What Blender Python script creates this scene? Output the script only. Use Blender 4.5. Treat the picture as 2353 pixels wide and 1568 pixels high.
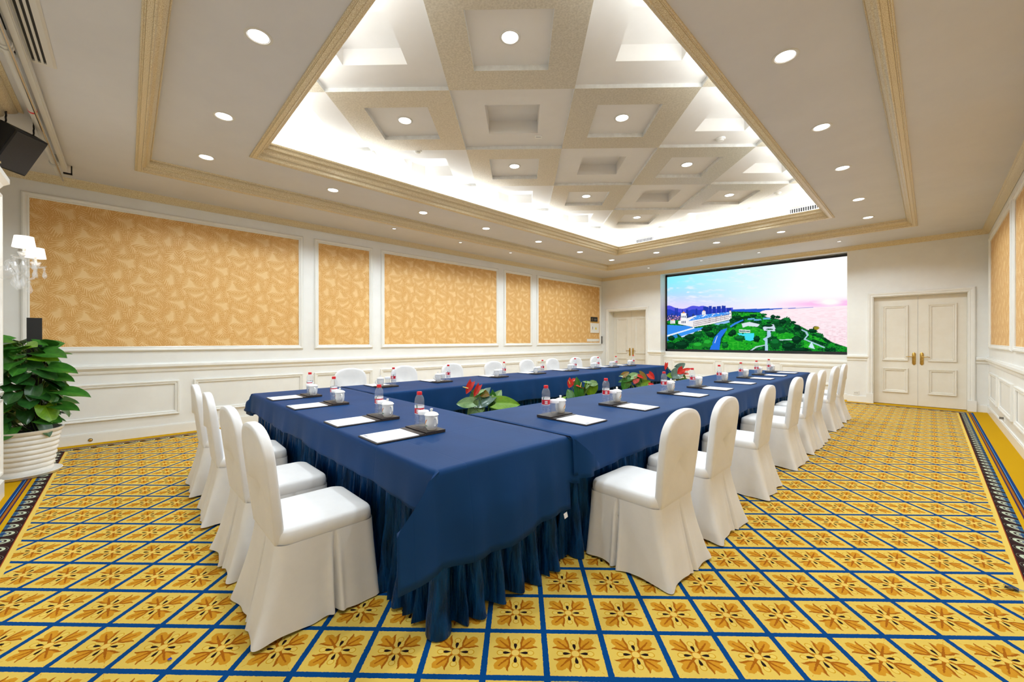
import bpy, bmesh, math, random
import numpy as np
from mathutils import Matrix, Vector

# ------------------------------------------------------------------ scene, camera, light
for o in list(bpy.data.objects):
    bpy.data.objects.remove(o, do_unlink=True)
scene = bpy.context.scene
COL = scene.collection
PI = math.pi
FOC, YAW, PITCH, ROLL, CAMH = 922.1, 0.806461, -0.00196684, -0.0006528, 1.32


def cam_axes():
    f = np.array([-math.sin(YAW) * math.cos(PITCH), math.cos(YAW) * math.cos(PITCH), math.sin(PITCH)])
    r = np.array([math.cos(YAW), math.sin(YAW), 0.0])
    u = np.cross(r, f)
    c, s = math.cos(ROLL), math.sin(ROLL)
    return c * r + s * u, -s * r + c * u, f


RGT, UPV, FWD = cam_axes()
CAM = np.array([0.0, 0.0, CAMH])
cam_data = bpy.data.cameras.new('camera')
cam = bpy.data.objects.new('camera', cam_data)
COL.objects.link(cam)
cam_data.sensor_fit = 'HORIZONTAL'
cam_data.sensor_width = 36.0
cam_data.lens = FOC / 2353.0 * 36.0
cam_data.clip_start = 0.05
m3 = Matrix(((RGT[0], UPV[0], -FWD[0]), (RGT[1], UPV[1], -FWD[1]), (RGT[2], UPV[2], -FWD[2])))
cam.matrix_world = Matrix.Translation((0, 0, CAMH)) @ m3.to_4x4()
scene.camera = cam

scene.view_settings.view_transform = 'Standard'
scene.view_settings.look = 'None'
scene.view_settings.gamma = 1.0
scene.view_settings.use_curve_mapping = False
scene.view_settings.exposure = -0.3

world = bpy.data.worlds.new('world')
scene.world = world
world.use_nodes = True
world.node_tree.nodes['Background'].inputs[0].default_value = (1.0, 0.97, 0.93, 1)
world.node_tree.nodes['Background'].inputs[1].default_value = 0.3

POW_RING, POW_COFFER, POW_SMALL, POW_COVE = 22.0, 18.0, 11.0, 6.2
SCREEN_E = 1.3


# ------------------------------------------------------------------ pixel helpers (direction only)
def ray(x, y):
    return RGT * ((x - 1176.5) / FOC) + UPV * (-(y - 784.0) / FOC) + FWD


def at_depth(x, y, d):
    return CAM + ray(x, y) * d


def on_y(x, y, Y):
    d = ray(x, y)
    return CAM + d * (Y / d[1])


def on_x(x, y, X):
    d = ray(x, y)
    return CAM + d * (X / d[0])


def on_z(x, y, z):
    d = ray(x, y)
    return CAM + d * ((z - CAMH) / d[2])


def project(p):
    v = np.array(p) - CAM
    z = v @ FWD
    return 1176.5 + FOC * (v @ RGT) / z, 784 - FOC * (v @ UPV) / z


# ------------------------------------------------------------------ materials
def lin(r, g, b):
    def c(v):
        v /= 255.0
        return v / 12.92 if v <= 0.04045 else ((v + 0.055) / 1.055) ** 2.4
    return (c(r), c(g), c(b), 1.0)


class X:
    """small expression wrapper that builds Math nodes"""
    tree = None

    def __init__(self, s):
        self.s = s

    @staticmethod
    def n(op, *a, clamp=False):
        nd = X.tree.nodes.new('ShaderNodeMath')
        nd.operation = op
        nd.use_clamp = clamp
        for i, v in enumerate(a):
            if isinstance(v, X):
                X.tree.links.new(v.s, nd.inputs[i])
            else:
                nd.inputs[i].default_value = float(v)
        return X(nd.outputs[0])

    def __add__(a, b): return X.n('ADD', a, b)
    def __radd__(a, b): return X.n('ADD', b, a)
    def __sub__(a, b): return X.n('SUBTRACT', a, b)
    def __rsub__(a, b): return X.n('SUBTRACT', b, a)
    def __mul__(a, b): return X.n('MULTIPLY', a, b)
    def __rmul__(a, b): return X.n('MULTIPLY', b, a)
    def __truediv__(a, b): return X.n('DIVIDE', a, b)
    def __lt__(a, b): return X.n('LESS_THAN', a, b)
    def __gt__(a, b): return X.n('GREATER_THAN', a, b)


def xabs(a): return X.n('ABSOLUTE', a)
def xmin(a, b): return X.n('MINIMUM', a, b)
def xmax(a, b): return X.n('MAXIMUM', a, b)
def xfr(a): return X.n('FRACT', a)
def xsin(a): return X.n('SINE', a)
def xsqrt(a): return X.n('SQRT', a)
def xlen(a, b): return xsqrt(a * a + b * b)


def xramp(a, pts):
    nd = X.tree.nodes.new('ShaderNodeValToRGB')
    el = nd.color_ramp.elements
    el[0].position, el[0].color = pts[0][0], (pts[0][1],) * 3 + (1,)
    el[1].position, el[1].color = pts[-1][0], (pts[-1][1],) * 3 + (1,)
    for p, v in pts[1:-1]:
        e = el.new(p)
        e.color = (v, v, v, 1)
    X.tree.links.new(a.s, nd.inputs[0])
    return X(nd.outputs[0])


def xmix(fac, a, b):
    nd = X.tree.nodes.new('ShaderNodeMix')
    nd.data_type = 'RGBA'
    if isinstance(fac, X):
        X.tree.links.new(fac.s, nd.inputs[0])
    else:
        nd.inputs[0].default_value = fac
    for i, v in ((6, a), (7, b)):
        if isinstance(v, X):
            X.tree.links.new(v.s, nd.inputs[i])
        else:
            nd.inputs[i].default_value = v
    return X(nd.outputs[2])


def coords(kind='Object'):
    tc = X.tree.nodes.new('ShaderNodeTexCoord')
    sp = X.tree.nodes.new('ShaderNodeSeparateXYZ')
    X.tree.links.new(tc.outputs[kind], sp.inputs[0])
    return X(tc.outputs[kind]), X(sp.outputs[0]), X(sp.outputs[1]), X(sp.outputs[2])


def noise(vec, scale, detail=3.0, rough=0.55):
    nd = X.tree.nodes.new('ShaderNodeTexNoise')
    nd.inputs['Scale'].default_value = scale
    nd.inputs['Detail'].default_value = detail
    nd.inputs['Roughness'].default_value = rough
    if vec is not None:
        X.tree.links.new(vec.s, nd.inputs['Vector'])
    return X(nd.outputs[0])


def newmat(name, color=(0.8, 0.8, 0.8, 1), rough=0.5, metal=0.0, spec=0.5, coat=0.0, sheen=0.0):
    m = bpy.data.materials.new(name)
    m.use_nodes = True
    b = m.node_tree.nodes['Principled BSDF']
    b.inputs['Base Color'].default_value = color
    b.inputs['Roughness'].default_value = rough
    b.inputs['Metallic'].default_value = metal
    b.inputs['Specular IOR Level'].default_value = spec
    b.inputs['Coat Weight'].default_value = coat
    b.inputs['Sheen Weight'].default_value = sheen
    X.tree = m.node_tree
    m['b'] = 1
    return m


def setin(m, key, x):
    m.node_tree.links.new(x.s, m.node_tree.nodes['Principled BSDF'].inputs[key])


def bump(m, x, strength=0.3, dist=0.01):
    nd = m.node_tree.nodes.new('ShaderNodeBump')
    nd.inputs['Strength'].default_value = strength
    nd.inputs['Distance'].default_value = dist
    m.node_tree.links.new(x.s, nd.inputs['Height'])
    m.node_tree.links.new(nd.outputs[0], m.node_tree.nodes['Principled BSDF'].inputs['Normal'])


def mottled(name, c1, c2, scale, rough=0.5, metal=0.0, bstr=0.0, bdist=0.005, lo=0.35, hi=0.65, **k):
    m = newmat(name, c1, rough, metal, **k)
    v, x, y, z = coords()
    n = noise(v, scale, 4.0, 0.65)
    f = xramp(n, [(lo, 0.0), (hi, 1.0)])
    setin(m, 'Base Color', xmix(f, c1, c2))
    if bstr:
        bump(m, n, bstr, bdist)
    return m


M = {}
M['wall'] = mottled('wall_white_paint', lin(236, 234, 230), lin(240, 239, 235), 3.0, 0.3)
M['trim'] = mottled('trim_white_gloss', lin(238, 236, 230), lin(242, 240, 235), 4.0, 0.25)
M['door'] = mottled('door_white_gloss', lin(233, 226, 212), lin(237, 231, 219), 5.0, 0.28)
M['ceil'] = mottled('ceiling_paint', lin(212, 210, 211), lin(216, 214, 215), 2.0, 0.6)
M['coffer'] = mottled('coffer_paint', lin(226, 222, 216), lin(230, 226, 221), 2.0, 0.6)
M['gold'] = mottled('gold_leaf_trim', lin(190, 162, 112), lin(240, 229, 200), 190, 0.32, 0.12, 0.12, 0.001, .36, .62)
M['silverleaf'] = mottled('champagne_leaf', lin(190, 180, 160), lin(212, 203, 184), 60, 0.4, 0.25, 0.08, 0.001)
M['silveredge'] = mottled('silver_edge', lin(214, 213, 209), lin(228, 228, 225), 14, 0.35, 0.2)
M['black'] = newmat('black_matte', lin(22, 21, 22), 0.6)
M['blackgrille'] = mottled('speaker_grille', lin(34, 32, 34), lin(46, 44, 46), 300, 0.55)
M['darkmetal'] = newmat('dark_metal', lin(40, 38, 40), 0.4, 0.6)
M['steel'] = newmat('steel', lin(190, 188, 184), 0.25, 0.9)
M['whitemetal'] = newmat('white_enamel', lin(215, 212, 205), 0.35)
M['brass'] = mottled('brass', lin(176, 138, 62), lin(206, 172, 96), 60, 0.3, 0.85, 0.2, 0.002)
M['chaircloth'] = mottled('chair_cover_fabric', lin(230, 228, 227), lin(235, 233, 232), 6, 0.65, sheen=0.1)
M['leather'] = mottled('dark_leather', lin(38, 33, 33), lin(58, 50, 48), 90, 0.45, 0.0, 0.15, 0.001)
M['paper'] = newmat('paper', lin(240, 240, 246), 0.7)
M['greyprint'] = newmat('grey_print', lin(165, 165, 175), 0.7)
M['ceramic'] = newmat('white_ceramic', lin(244, 243, 240), 0.12, coat=0.4)
M['orangeprint'] = newmat('orange_print', lin(228, 170, 40), 0.3)
M['greenprint'] = newmat('green_print', lin(40, 120, 90), 0.4)
M['bluegrey'] = newmat('bluegrey_print', lin(120, 140, 190), 0.4)
M['redcap'] = newmat('red_plastic', lin(225, 25, 40), 0.35)
M['redlabel'] = newmat('red_label', lin(205, 25, 50), 0.4)
M['whitelabel'] = newmat('white_label', lin(240, 240, 245), 0.45)
M['pot'] = mottled('pot_glaze', lin(236, 232, 226), lin(246, 243, 238), 8, 0.3)
M['soil'] = mottled('soil', lin(40, 28, 20), lin(70, 50, 36), 60, 0.9)
M['stem'] = newmat('green_stem', lin(96, 130, 50), 0.5)
M['spadix'] = newmat('yellow_spadix', lin(236, 214, 120), 0.5)
M['plastic'] = newmat('switch_plastic', lin(236, 234, 228), 0.4)
M['graphite'] = newmat('graphite_plastic', lin(120, 116, 110), 0.4)
M['warnyellow'] = newmat('warning_yellow', lin(228, 200, 20), 0.5)
M['bluescrap'] = newmat('blue_scrap', lin(20, 60, 200), 0.5)


def leafmat(name, c1, c2, rough=0.3):
    m = newmat(name, c1, rough, coat=0.15)
    v, x, y, z = coords()
    vein = xfr((y - xabs(x) * 0.8) * 7.0)
    f = xramp(xabs(vein - 0.5), [(0.0, 1.0), (0.12, 0.0), (0.5, 0.0)])
    mid = xramp(xabs(x), [(0.0, 1.0), (0.03, 0.0), (1.0, 0.0)])
    n = noise(v, 3.0)
    base = xmix(xramp(n, [(0.35, 0.0), (0.65, 1.0)]), c1, c2)
    setin(m, 'Base Color', xmix(xmax(f * 0.25, mid * 0.6), base, (min(1, c2[0] * 1.6), min(1, c2[1] * 1.5), c2[2] * 1.6, 1)))
    return m


M['leafdark'] = leafmat('leaf_dark', lin(30, 76, 30), lin(46, 98, 38))
M['leafmid'] = leafmat('leaf_mid', lin(44, 100, 32), lin(66, 128, 40))
M['leafbright'] = leafmat('leaf_bright', lin(96, 148, 20), lin(124, 172, 30))
M['leafpale'] = leafmat('leaf_pale', lin(110, 150, 92), lin(140, 172, 112))
M['leafgrey'] = leafmat('leaf_grey', lin(78, 108, 96), lin(100, 128, 116), 0.2)
M['leafrust'] = leafmat('leaf_rust', lin(104, 110, 30), lin(140, 88, 30))
M['spathe'] = leafmat('spathe_red', lin(214, 44, 36), lin(232, 72, 60), 0.18)
M['spathepink'] = leafmat('spathe_pink', lin(216, 80, 80), lin(232, 120, 112), 0.18)


def emissive(name, color, strength):
    m = bpy.data.materials.new(name)
    m.use_nodes = True
    nt = m.node_tree
    nt.nodes.remove(nt.nodes['Principled BSDF'])
    e = nt.nodes.new('ShaderNodeEmission')
    e.inputs[0].default_value = color
    e.inputs[1].default_value = strength
    nt.links.new(e.outputs[0], nt.nodes['Material Output'].inputs[0])
    return m


M['lamp'] = emissive('lamp_lens', (1.0, 0.98, 0.97, 1), 9.0)
M['smalllamp'] = emissive('small_lamp_lens', (1.0, 0.97, 0.93, 1), 2.5)
M['shade'] = emissive('lamp_shade_lit', (1.0, 0.94, 0.86, 1), 2.6)


def clear(name, tint, ior, milk=0.1):
    m = bpy.data.materials.new(name)
    m.use_nodes = True
    nt = m.node_tree
    nt.nodes.remove(nt.nodes['Principled BSDF'])
    t = nt.nodes.new('ShaderNodeBsdfTransparent')
    t.inputs[0].default_value = tint
    d = nt.nodes.new('ShaderNodeBsdfDiffuse')
    d.inputs[0].default_value = (.9, .92, .95, 1)
    g = nt.nodes.new('ShaderNodeBsdfGlossy')
    g.inputs['Roughness'].default_value = 0.16
    X.tree = nt
    ge = nt.nodes.new('ShaderNodeNewGeometry')
    f = nt.nodes.new('ShaderNodeFresnel')
    f.inputs[0].default_value = ior
    fac = X(f.outputs[0]) * (1.0 - X(ge.outputs['Backfacing']))
    m1 = nt.nodes.new('ShaderNodeMixShader')
    m1.inputs[0].default_value = milk
    nt.links.new(t.outputs[0], m1.inputs[1])
    nt.links.new(d.outputs[0], m1.inputs[2])
    mx = nt.nodes.new('ShaderNodeMixShader')
    nt.links.new(fac.s, mx.inputs[0])
    nt.links.new(m1.outputs[0], mx.inputs[1])
    nt.links.new(g.outputs[0], mx.inputs[2])
    nt.links.new(mx.outputs[0], nt.nodes['Material Output'].inputs[0])
    return m


M['plasticclear'] = clear('clear_plastic', (0.97, 0.98, 1, 1), 1.55, .09)
M['glass'] = clear('clear_glass', (0.97, 0.98, .99, 1), 1.6, .08)
M['crystal'] = clear('crystal', (0.98, 0.98, 0.98, 1), 1.7, .14)


# blue table cloths
def clothmat(name, c1, c2, rough, sheen, creases):
    m = newmat(name, c1, rough, sheen=sheen, spec=0.12)
    v, x, y, z = coords()
    n = noise(v, 2.2)
    setin(m, 'Base Color', xmix(xramp(n, [(0.3, 0.0), (0.7, 1.0)]), c1, c2))
    b = m.node_tree.nodes['Principled BSDF']
    b.inputs['Sheen Tint'].default_value = (0.45, 0.6, 1.0, 1)
    b.inputs['Sheen Roughness'].default_value = 0.4
    fine = noise(v, 260, 2.0)
    h = fine * 0.05
    for ax, per, off in creases:
        c = x if ax == 'x' else y
        d = xabs(xfr((c - off) / per + 0.5) - 0.5) * per
        h = h + xramp(d, [(0.0, 0.0), (0.006, 1.0), (1.0, 1.0)]) * 0.8
    bump(m, h, 0.3, 0.003)
    return m


M['clothhead'] = clothmat('navy_tablecloth_head', lin(8, 52, 100), lin(13, 60, 112), 0.55, 0.0, [('y', 0.30, 1.13), ('x', 0.85, -2.05)])
M['clothside'] = clothmat('navy_tablecloth_side', lin(8, 52, 100), lin(13, 60, 112), 0.55, 0.0, [('x', 0.46, -1.94), ('y', 1.5, 3.6)])
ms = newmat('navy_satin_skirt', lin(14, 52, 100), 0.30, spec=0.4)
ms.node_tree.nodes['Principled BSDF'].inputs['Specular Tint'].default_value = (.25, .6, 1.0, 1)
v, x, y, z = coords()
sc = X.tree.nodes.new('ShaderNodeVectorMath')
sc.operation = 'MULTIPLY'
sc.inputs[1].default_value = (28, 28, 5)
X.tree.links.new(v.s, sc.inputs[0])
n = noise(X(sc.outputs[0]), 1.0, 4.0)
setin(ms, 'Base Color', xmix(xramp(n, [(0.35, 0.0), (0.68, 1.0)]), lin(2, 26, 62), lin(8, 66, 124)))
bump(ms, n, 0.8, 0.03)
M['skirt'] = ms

# ---- carpet
FX0, FX1, FY0, FY1 = -7.10, 0.353, -0.535, 10.87
mc = newmat('patterned_carpet', lin(220, 180, 80), 0.95, spec=0.1)
v, x, y, z = coords()
T = 0.2526
nz = noise(v, 90, 2.0)
wob = (nz - 0.5) * 0.006
S2 = 2 ** -0.5
fu = (xfr(((x + y) * S2 - 0.104) / T) - 0.5) * T
fv = (xfr(((y - x) * S2 - 1.565) / T) - 0.5) * T
a_, b_ = xabs(fu), xabs(fv)
p_, q_ = xmax(a_, b_) + wob * 0.5, xmin(a_, b_)
r_ = xlen(a_, b_)
YEL, YEL2 = lin(232, 200, 98), lin(224, 188, 80)
ORG, ORD, DRK = lin(204, 142, 30), lin(168, 96, 14), lin(34, 18, 20)
BLU, MUS = lin(0, 78, 146), lin(212, 164, 8)
col = xmix(noise(v, 700, 2.0), YEL, YEL2)
s_, t_ = (p_ + q_) * S2, (p_ - q_) * S2 + wob
wl = xramp(s_ / 0.17, [(0.10, 0.0), (0.13, 0.15), (0.235, 0.15), (0.31, 0.69), (0.38, 0.93), (0.44, 0.88), (0.50, 0.70), (0.57, 0.72), (0.64, 0.56), (0.695, 0.0)]) * 0.029
curl = xramp(s_ / 0.17, [(0.20, 0.08), (0.235, 0.14), (0.31, 0.455), (0.38, 0.62), (0.46, 0.77), (0.525, 1.0), (0.56, 1.0)]) * 0.045
leaf = xmax((t_ < wl) * (s_ > 0.015), (t_ < curl) * (s_ > 0.04) * (s_ < 0.080 + t_ * 0.16))
col = xmix(leaf, col, xmix(noise(v, 60, 2.0), ORG, lin(214, 150, 40)))
col = xmix((xabs(t_ - curl + 0.002) < 0.0052) * (s_ > 0.038) * (s_ < 0.0885), col, ORD)
col = xmix((t_ < 0.0042 - (s_ - 0.06) * 0.045) * (s_ > 0.015) * (s_ < 0.098), col, ORD)
loop = xlen((p_ - 0.0635) / 0.0135, q_ / 0.0125)
col = xmix(xabs(loop - 1.0) < 0.15, col, lin(208, 156, 30))
col = xmix(loop < 0.87, col, YEL)
drop = xlen((p_ - 0.036) / 0.0165, q_ / (p_ * 0.24 - 0.0025))
col = xmix(drop < 1.0, col, DRK)
col = xmix(r_ < 0.0195, col, ORG)
col = xmix(r_ < 0.0160, col, lin(236, 200, 100))
edge = xmin(xmin(x - FX0, FX1 - x), xmin(y - FY0, FY1 - y))
line = (xmax(a_, b_) + wob > T / 2 - 0.0125) * (edge > 0.028)
col = xmix(line, col, xmix(noise(v, 250, 2.0), BLU, lin(0, 56, 116)))
col = xmix(edge < 0.024, col, YEL)
out = edge * -1.0
col = xmix(out > 0.0, col, lin(150, 60, 30))
# scroll band
dx = xmax(FX0 - x, x - FX1)
dy = xmax(FY0 - y, y - FY1)
isx = dx > dy
al = y * isx + x * (1.0 - isx)
PB = 0.148
fa = (xfr(al / PB) - 0.5) * PB
ring = xlen((out - 0.078) / 0.066, (fa + (out - 0.06) * 0.45) / 0.058)
rw = xfr(ring * 2.45)
band = (out > 0.005)
col = xmix(band, col, lin(48, 26, 26))
scr = band * (ring < 1.0) * (rw > 0.42)
col = xmix(scr, col, xmix(out > 0.074, lin(200, 208, 182), lin(64, 124, 158)))
col = xmix(band * (ring < 0.26), col, lin(24, 50, 110))
col = xmix(out > 0.095, col, MUS)
col = xmix(out > 0.122, col, lin(66, 40, 92))
chk = (xfr(al / 0.016) < 0.6)
col = xmix(out > 0.129, col, lin(52, 26, 30))
col = xmix((out > 0.132) * (out < 0.147), col, xmix(chk, lin(90, 46, 20), lin(200, 122, 24)))
col = xmix((out > 0.152), col, lin(14, 62, 122))
col = xmix((out > 0.157) * (out < 0.161), col, lin(110, 160, 205))
col = xmix(out > 0.181, col, xmix(noise(v, 300, 2.0), MUS, lin(202, 152, 4)))
setin(mc, 'Base Color', col)
bump(mc, noise(v, 900, 2.0), 0.4, 0.004)
M['carpet'] = mc

# ---- wallpaper
def wallpaper_mat():
    m = newmat('leaf_wallpaper', lin(222, 172, 104), 0.5, spec=0.3)
    v, x, y, z = coords()
    P = 0.53

    def wrap(e):
        return (xfr(e / P + 0.5) - 0.5) * P
    acc = None
    wx = (noise(v, 3.1, 1.0) - 0.5) * 0.10
    sh = X.tree.nodes.new('ShaderNodeVectorMath')
    sh.operation = 'ADD'
    sh.inputs[1].default_value = (7.3, 2.1, 5.7)
    X.tree.links.new(v.s, sh.inputs[0])
    wz = (noise(X(sh.outputs[0]), 3.1, 1.0) - 0.5) * 0.10
    y, z = y + wx, z + wz
    fr = [(0.05, 0.06, 60, .16, .060, 1.6), (0.16, 0.30, 130, .16, .055, -1.8), (0.30, 0.10, 20, .15, .055, 2.0),
          (0.38, 0.34, 75, .16, .058, -1.6), (0.20, 0.46, 5, .14, .050, 2.0), (0.46, 0.20, 140, .14, .052, 1.8),
          (0.02, 0.42, 100, .13, .048, -2.2), (0.29, 0.22, 160, .12, .044, 1.8), (0.45, 0.48, 40, .14, .050, -2.0),
          (0.12, 0.17, 172, .12, .044, 2.2), (0.36, 0.02, 110, .12, .046, -2.0), (0.52, 0.33, 15, .11, .042, 2.0),
          (0.26, 0.36, 35, .09, .032, 3.0), (0.09, 0.28, 80, .08, .030, -3.0), (0.40, 0.13, 60, .08, .030, 3.0),
          (0.22, 0.03, 150, .08, .032, -3.0), (0.50, 0.06, 100, .08, .028, 2.5), (0.33, 0.45, 120, .08, .030, -2.5)]
    for cx, cy, ang, ln, w, k in fr:
        c, s = math.cos(math.radians(ang)), math.sin(math.radians(ang))
        dx, dy = wrap(y - cx), wrap(z - cy)
        lx = dx * c + dy * s
        ly = xabs(dy * c - dx * s - (lx * lx) * k)
        f1 = lx / ln
        env = ly - (1.0 - f1 * f1) * (w * .9) * (1.0 - f1 * 0.35)
        wv = xsin((lx - ly * 1.1 - ly * ly * 6.0) * (185.0 if ln > .1 else 230.0) + cx * 40.0)
        teeth = (wv > ly * 18.0 - 0.85) + (ly < 0.0025)
        inside = env - wv * 0.014 < 0.0
        acc = teeth * inside if acc is None else X.n('ADD', acc * (1.0 - inside), teeth * inside, clamp=True)
    n = noise(v, 9.0)
    base = xmix(n, lin(234, 194, 132), lin(240, 204, 146))
    leafc = xmix(n, lin(216, 162, 92), lin(224, 172, 102))
    setin(m, 'Base Color', xmix(acc, base, leafc))
    return m


M['paperwall'] = wallpaper_mat()


# ------------------------------------------------------------------ mesh helpers
class MB:
    def __init__(self):
        self.v, self.f, self.mi, self.mats = [], [], [], []

    def slot(self, mat):
        if mat not in self.mats:
            self.mats.append(mat)
        return self.mats.index(mat)

    def add(self, verts, faces, mat=None):
        b = len(self.v)
        k = self.slot(mat) if mat else 0
        self.v += [tuple(map(float, p)) for p in verts]
        for f in faces:
            self.f.append(tuple(i + b for i in f))
            self.mi.append(k)
        return self

    def box(self, x0, x1, y0, y1, z0, z1, mat=None):
        v = [(x0, y0, z0), (x1, y0, z0), (x1, y1, z0), (x0, y1, z0), (x0, y0, z1), (x1, y0, z1), (x1, y1, z1), (x0, y1, z1)]
        f = [(0, 3, 2, 1), (4, 5, 6, 7), (0, 1, 5, 4), (1, 2, 6, 5), (2, 3, 7, 6), (3, 0, 4, 7)]
        return self.add(v, f, mat)

    def loops(self, loops, mat=None, closed=True, cap0=False, cap1=False, flip=False):
        n = len(loops[0])
        v = [p for L in loops for p in L]
        f = []
        for i in range(len(loops) - 1):
            for j in range(n if closed else n - 1):
                a, b = i * n + j, i * n + (j + 1) % n
                q = (a, b, b + n, a + n)
                f.append(q[::-1] if flip else q)
        if cap0:
            f.append(tuple(range(n))[::-1] if not flip else tuple(range(n)))
        if cap1:
            q = tuple(range((len(loops) - 1) * n, len(loops) * n))
            f.append(q if not flip else q[::-1])
        return self.add(v, f, mat)

    def lathe(self, prof, n=24, c=(0, 0, 0), mat=None, cap0=True, cap1=True):
        L = [[(c[0] + r * math.cos(2 * PI * j / n), c[1] + r * math.sin(2 * PI * j / n), c[2] + z) for j in range(n)] for r, z in prof]
        return self.loops(L, mat, True, cap0, cap1)

    def tube(self, pts, r, n=8, mat=None, cap=True):
        pts = [Vector(p) for p in pts]
        rs = r if isinstance(r, (list, tuple)) else [r] * len(pts)
        L = []
        up = Vector((0, 0, 1))
        for i, p in enumerate(pts):
            d = (pts[min(i + 1, len(pts) - 1)] - pts[max(i - 1, 0)]).normalized()
            ref = up if abs(d.z) < 0.95 else Vector((1, 0, 0))
            a = d.cross(ref).normalized()
            b = a.cross(d)
            L.append([tuple(p + (a * math.cos(2 * PI * j / n) + b * math.sin(2 * PI * j / n)) * rs[i]) for j in range(n)])
        return self.loops(L, mat, True, cap, cap, flip=True)

    def mesh(self, name, mat=None, smooth=False):
        me = bpy.data.meshes.new(name)
        me.from_pydata(self.v, [], self.f)
        mats = self.mats if self.mats and self.mats[0] is not None else [mat]
        if mat is not None and (not self.mats):
            mats = [mat]
        for m in mats:
            me.materials.append(m if m is not None else mat)
        if len(mats) > 1:
            me.polygons.foreach_set('material_index', self.mi)
        bm = bmesh.new()
        bm.from_mesh(me)
        bmesh.ops.recalc_face_normals(bm, faces=bm.faces)
        bm.to_mesh(me)
        bm.free()
        if smooth:
            me.polygons.foreach_set('use_smooth', [True] * len(me.polygons))
            try:
                me.set_sharp_from_angle(angle=math.radians(smooth if smooth is not True else 40))
            except Exception:
                pass
        me.update()
        return me

    def obj(self, name, mat=None, parent=None, smooth=False):
        return link(name, self.mesh(name, mat, smooth), parent)


def link(name, data, parent=None):
    o = bpy.data.objects.new(name, data)
    COL.objects.link(o)
    if parent is not None:
        o.parent = parent
    return o


def tag(o, label, cat, group=None, kind=None):
    o['label'] = label
    o['category'] = cat
    if group:
        o['group'] = group
    if kind:
        o['kind'] = kind
    return o


def empty(name, loc=(0, 0, 0), rz=0.0):
    o = link(name, None)
    o.empty_display_size = 0.1
    o.location = loc
    o.rotation_euler = (0, 0, rz)
    return o


def copy_tree(o, parent=None):
    c = o.copy()
    COL.objects.link(c)
    c.parent = parent
    for ch in list(o.children):
        copy_tree(ch, c)
    return c


def frame_sweep(mb, rect, prof, place, mat=None):
    """rect=(a0,a1,b0,b1); prof=[(outward offset, height)]; place(a,b,h)->xyz"""
    a0, a1, b0, b1 = rect
    L = []
    for o, h in prof:
        L.append([place(a0 - o, b0 - o, h), place(a1 + o, b0 - o, h), place(a1 + o, b1 + o, h), place(a0 - o, b1 + o, h)])
    mb.loops(L, mat)


ORD_ = ['first', 'second', 'third', 'fourth', 'fifth', 'sixth', 'seventh', 'eighth', 'ninth', 'tenth', 'eleventh', 'twelfth']

# ------------------------------------------------------------------ room
XL, XR, YB, YN = -7.46, 0.73, 11.25, -1.30
Z0, Z1, Z2 = 3.33, 3.45, 3.85

mb = MB()
mb.box(XL - .2, XR + .2, YN - .2, YB + .6, -0.1, 0.0)
floor = mb.obj('floor', M['carpet'])
tag(floor, 'yellow carpet with blue diamond grid and brown floral motifs', 'carpet', kind='structure')

# ---- left wall
def place_left(a, b, h): return (XL + h, a, b)
def place_right(a, b, h): return (XR - h, a, b)
def place_back(a, b, h): return (a, YB - h, b)


FRAME = [(0, 0.004), (0.0, 0.016), (0.012, 0.022), (0.02, 0.018), (0.03, 0.03), (0.05, 0.034), (0.062, 0.026), (0.07, 0.012), (0.07, 0.0)]
LOWF = [(0, 0.002), (0.004, 0.016), (0.018, 0.02), (0.024, 0.014), (0.034, 0.026), (0.05, 0.028), (0.055, 0.012), (0.055, 0.0)]
RAIL = [(0.0, 0.88), (0.014, 0.885), (0.02, 0.905), (0.018, 0.92), (0.036, 0.94), (0.05, 0.955), (0.05, 0.985), (0.03, 0.992), (0.026, 1.005), (0.0, 1.01)]


def side_wall(name, plc, label, papers, lows, x_in, x_out):
    mb = MB()
    mb.box(min(x_in, x_out), max(x_in, x_out), YN - .2, YB + .6, 0, 4.1)
    w = mb.obj(name, M['wall'])
    tag(w, label, 'wall', kind='structure')
    for a0, a1 in papers:
        m = MB()
        m.add([plc(a0, 1.24, .005), plc(a1, 1.24, .005), plc(a1, 3.03, .005), plc(a0, 3.03, .005),
               plc(a0, 1.24, 0), plc(a1, 1.24, 0), plc(a1, 3.03, 0), plc(a0, 3.03, 0)],
              [(0, 1, 2, 3), (4, 5, 1, 0), (5, 6, 2, 1), (6, 7, 3, 2), (7, 4, 0, 3)])
        m.obj('wallpaper_panel', M['paperwall'], w)
        m = MB()
        frame_sweep(m, (a0, a1, 1.24, 3.03), FRAME, plc)
        m.obj('panel_moulding', M['trim'], w)
    for a0, a1 in lows:
        m = MB()
        frame_sweep(m, (a0 + .055, a1 - .055, .33, .70), LOWF, plc)
        m.obj('wainscot_moulding', M['trim'], w)
    m = MB()
    m.loops([[plc(YN, zz, h) for h, zz in RAIL], [plc(YB, zz, h) for h, zz in RAIL]], None, False)
    m.obj('chair_rail', M['trim'], w)
    return w


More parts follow.
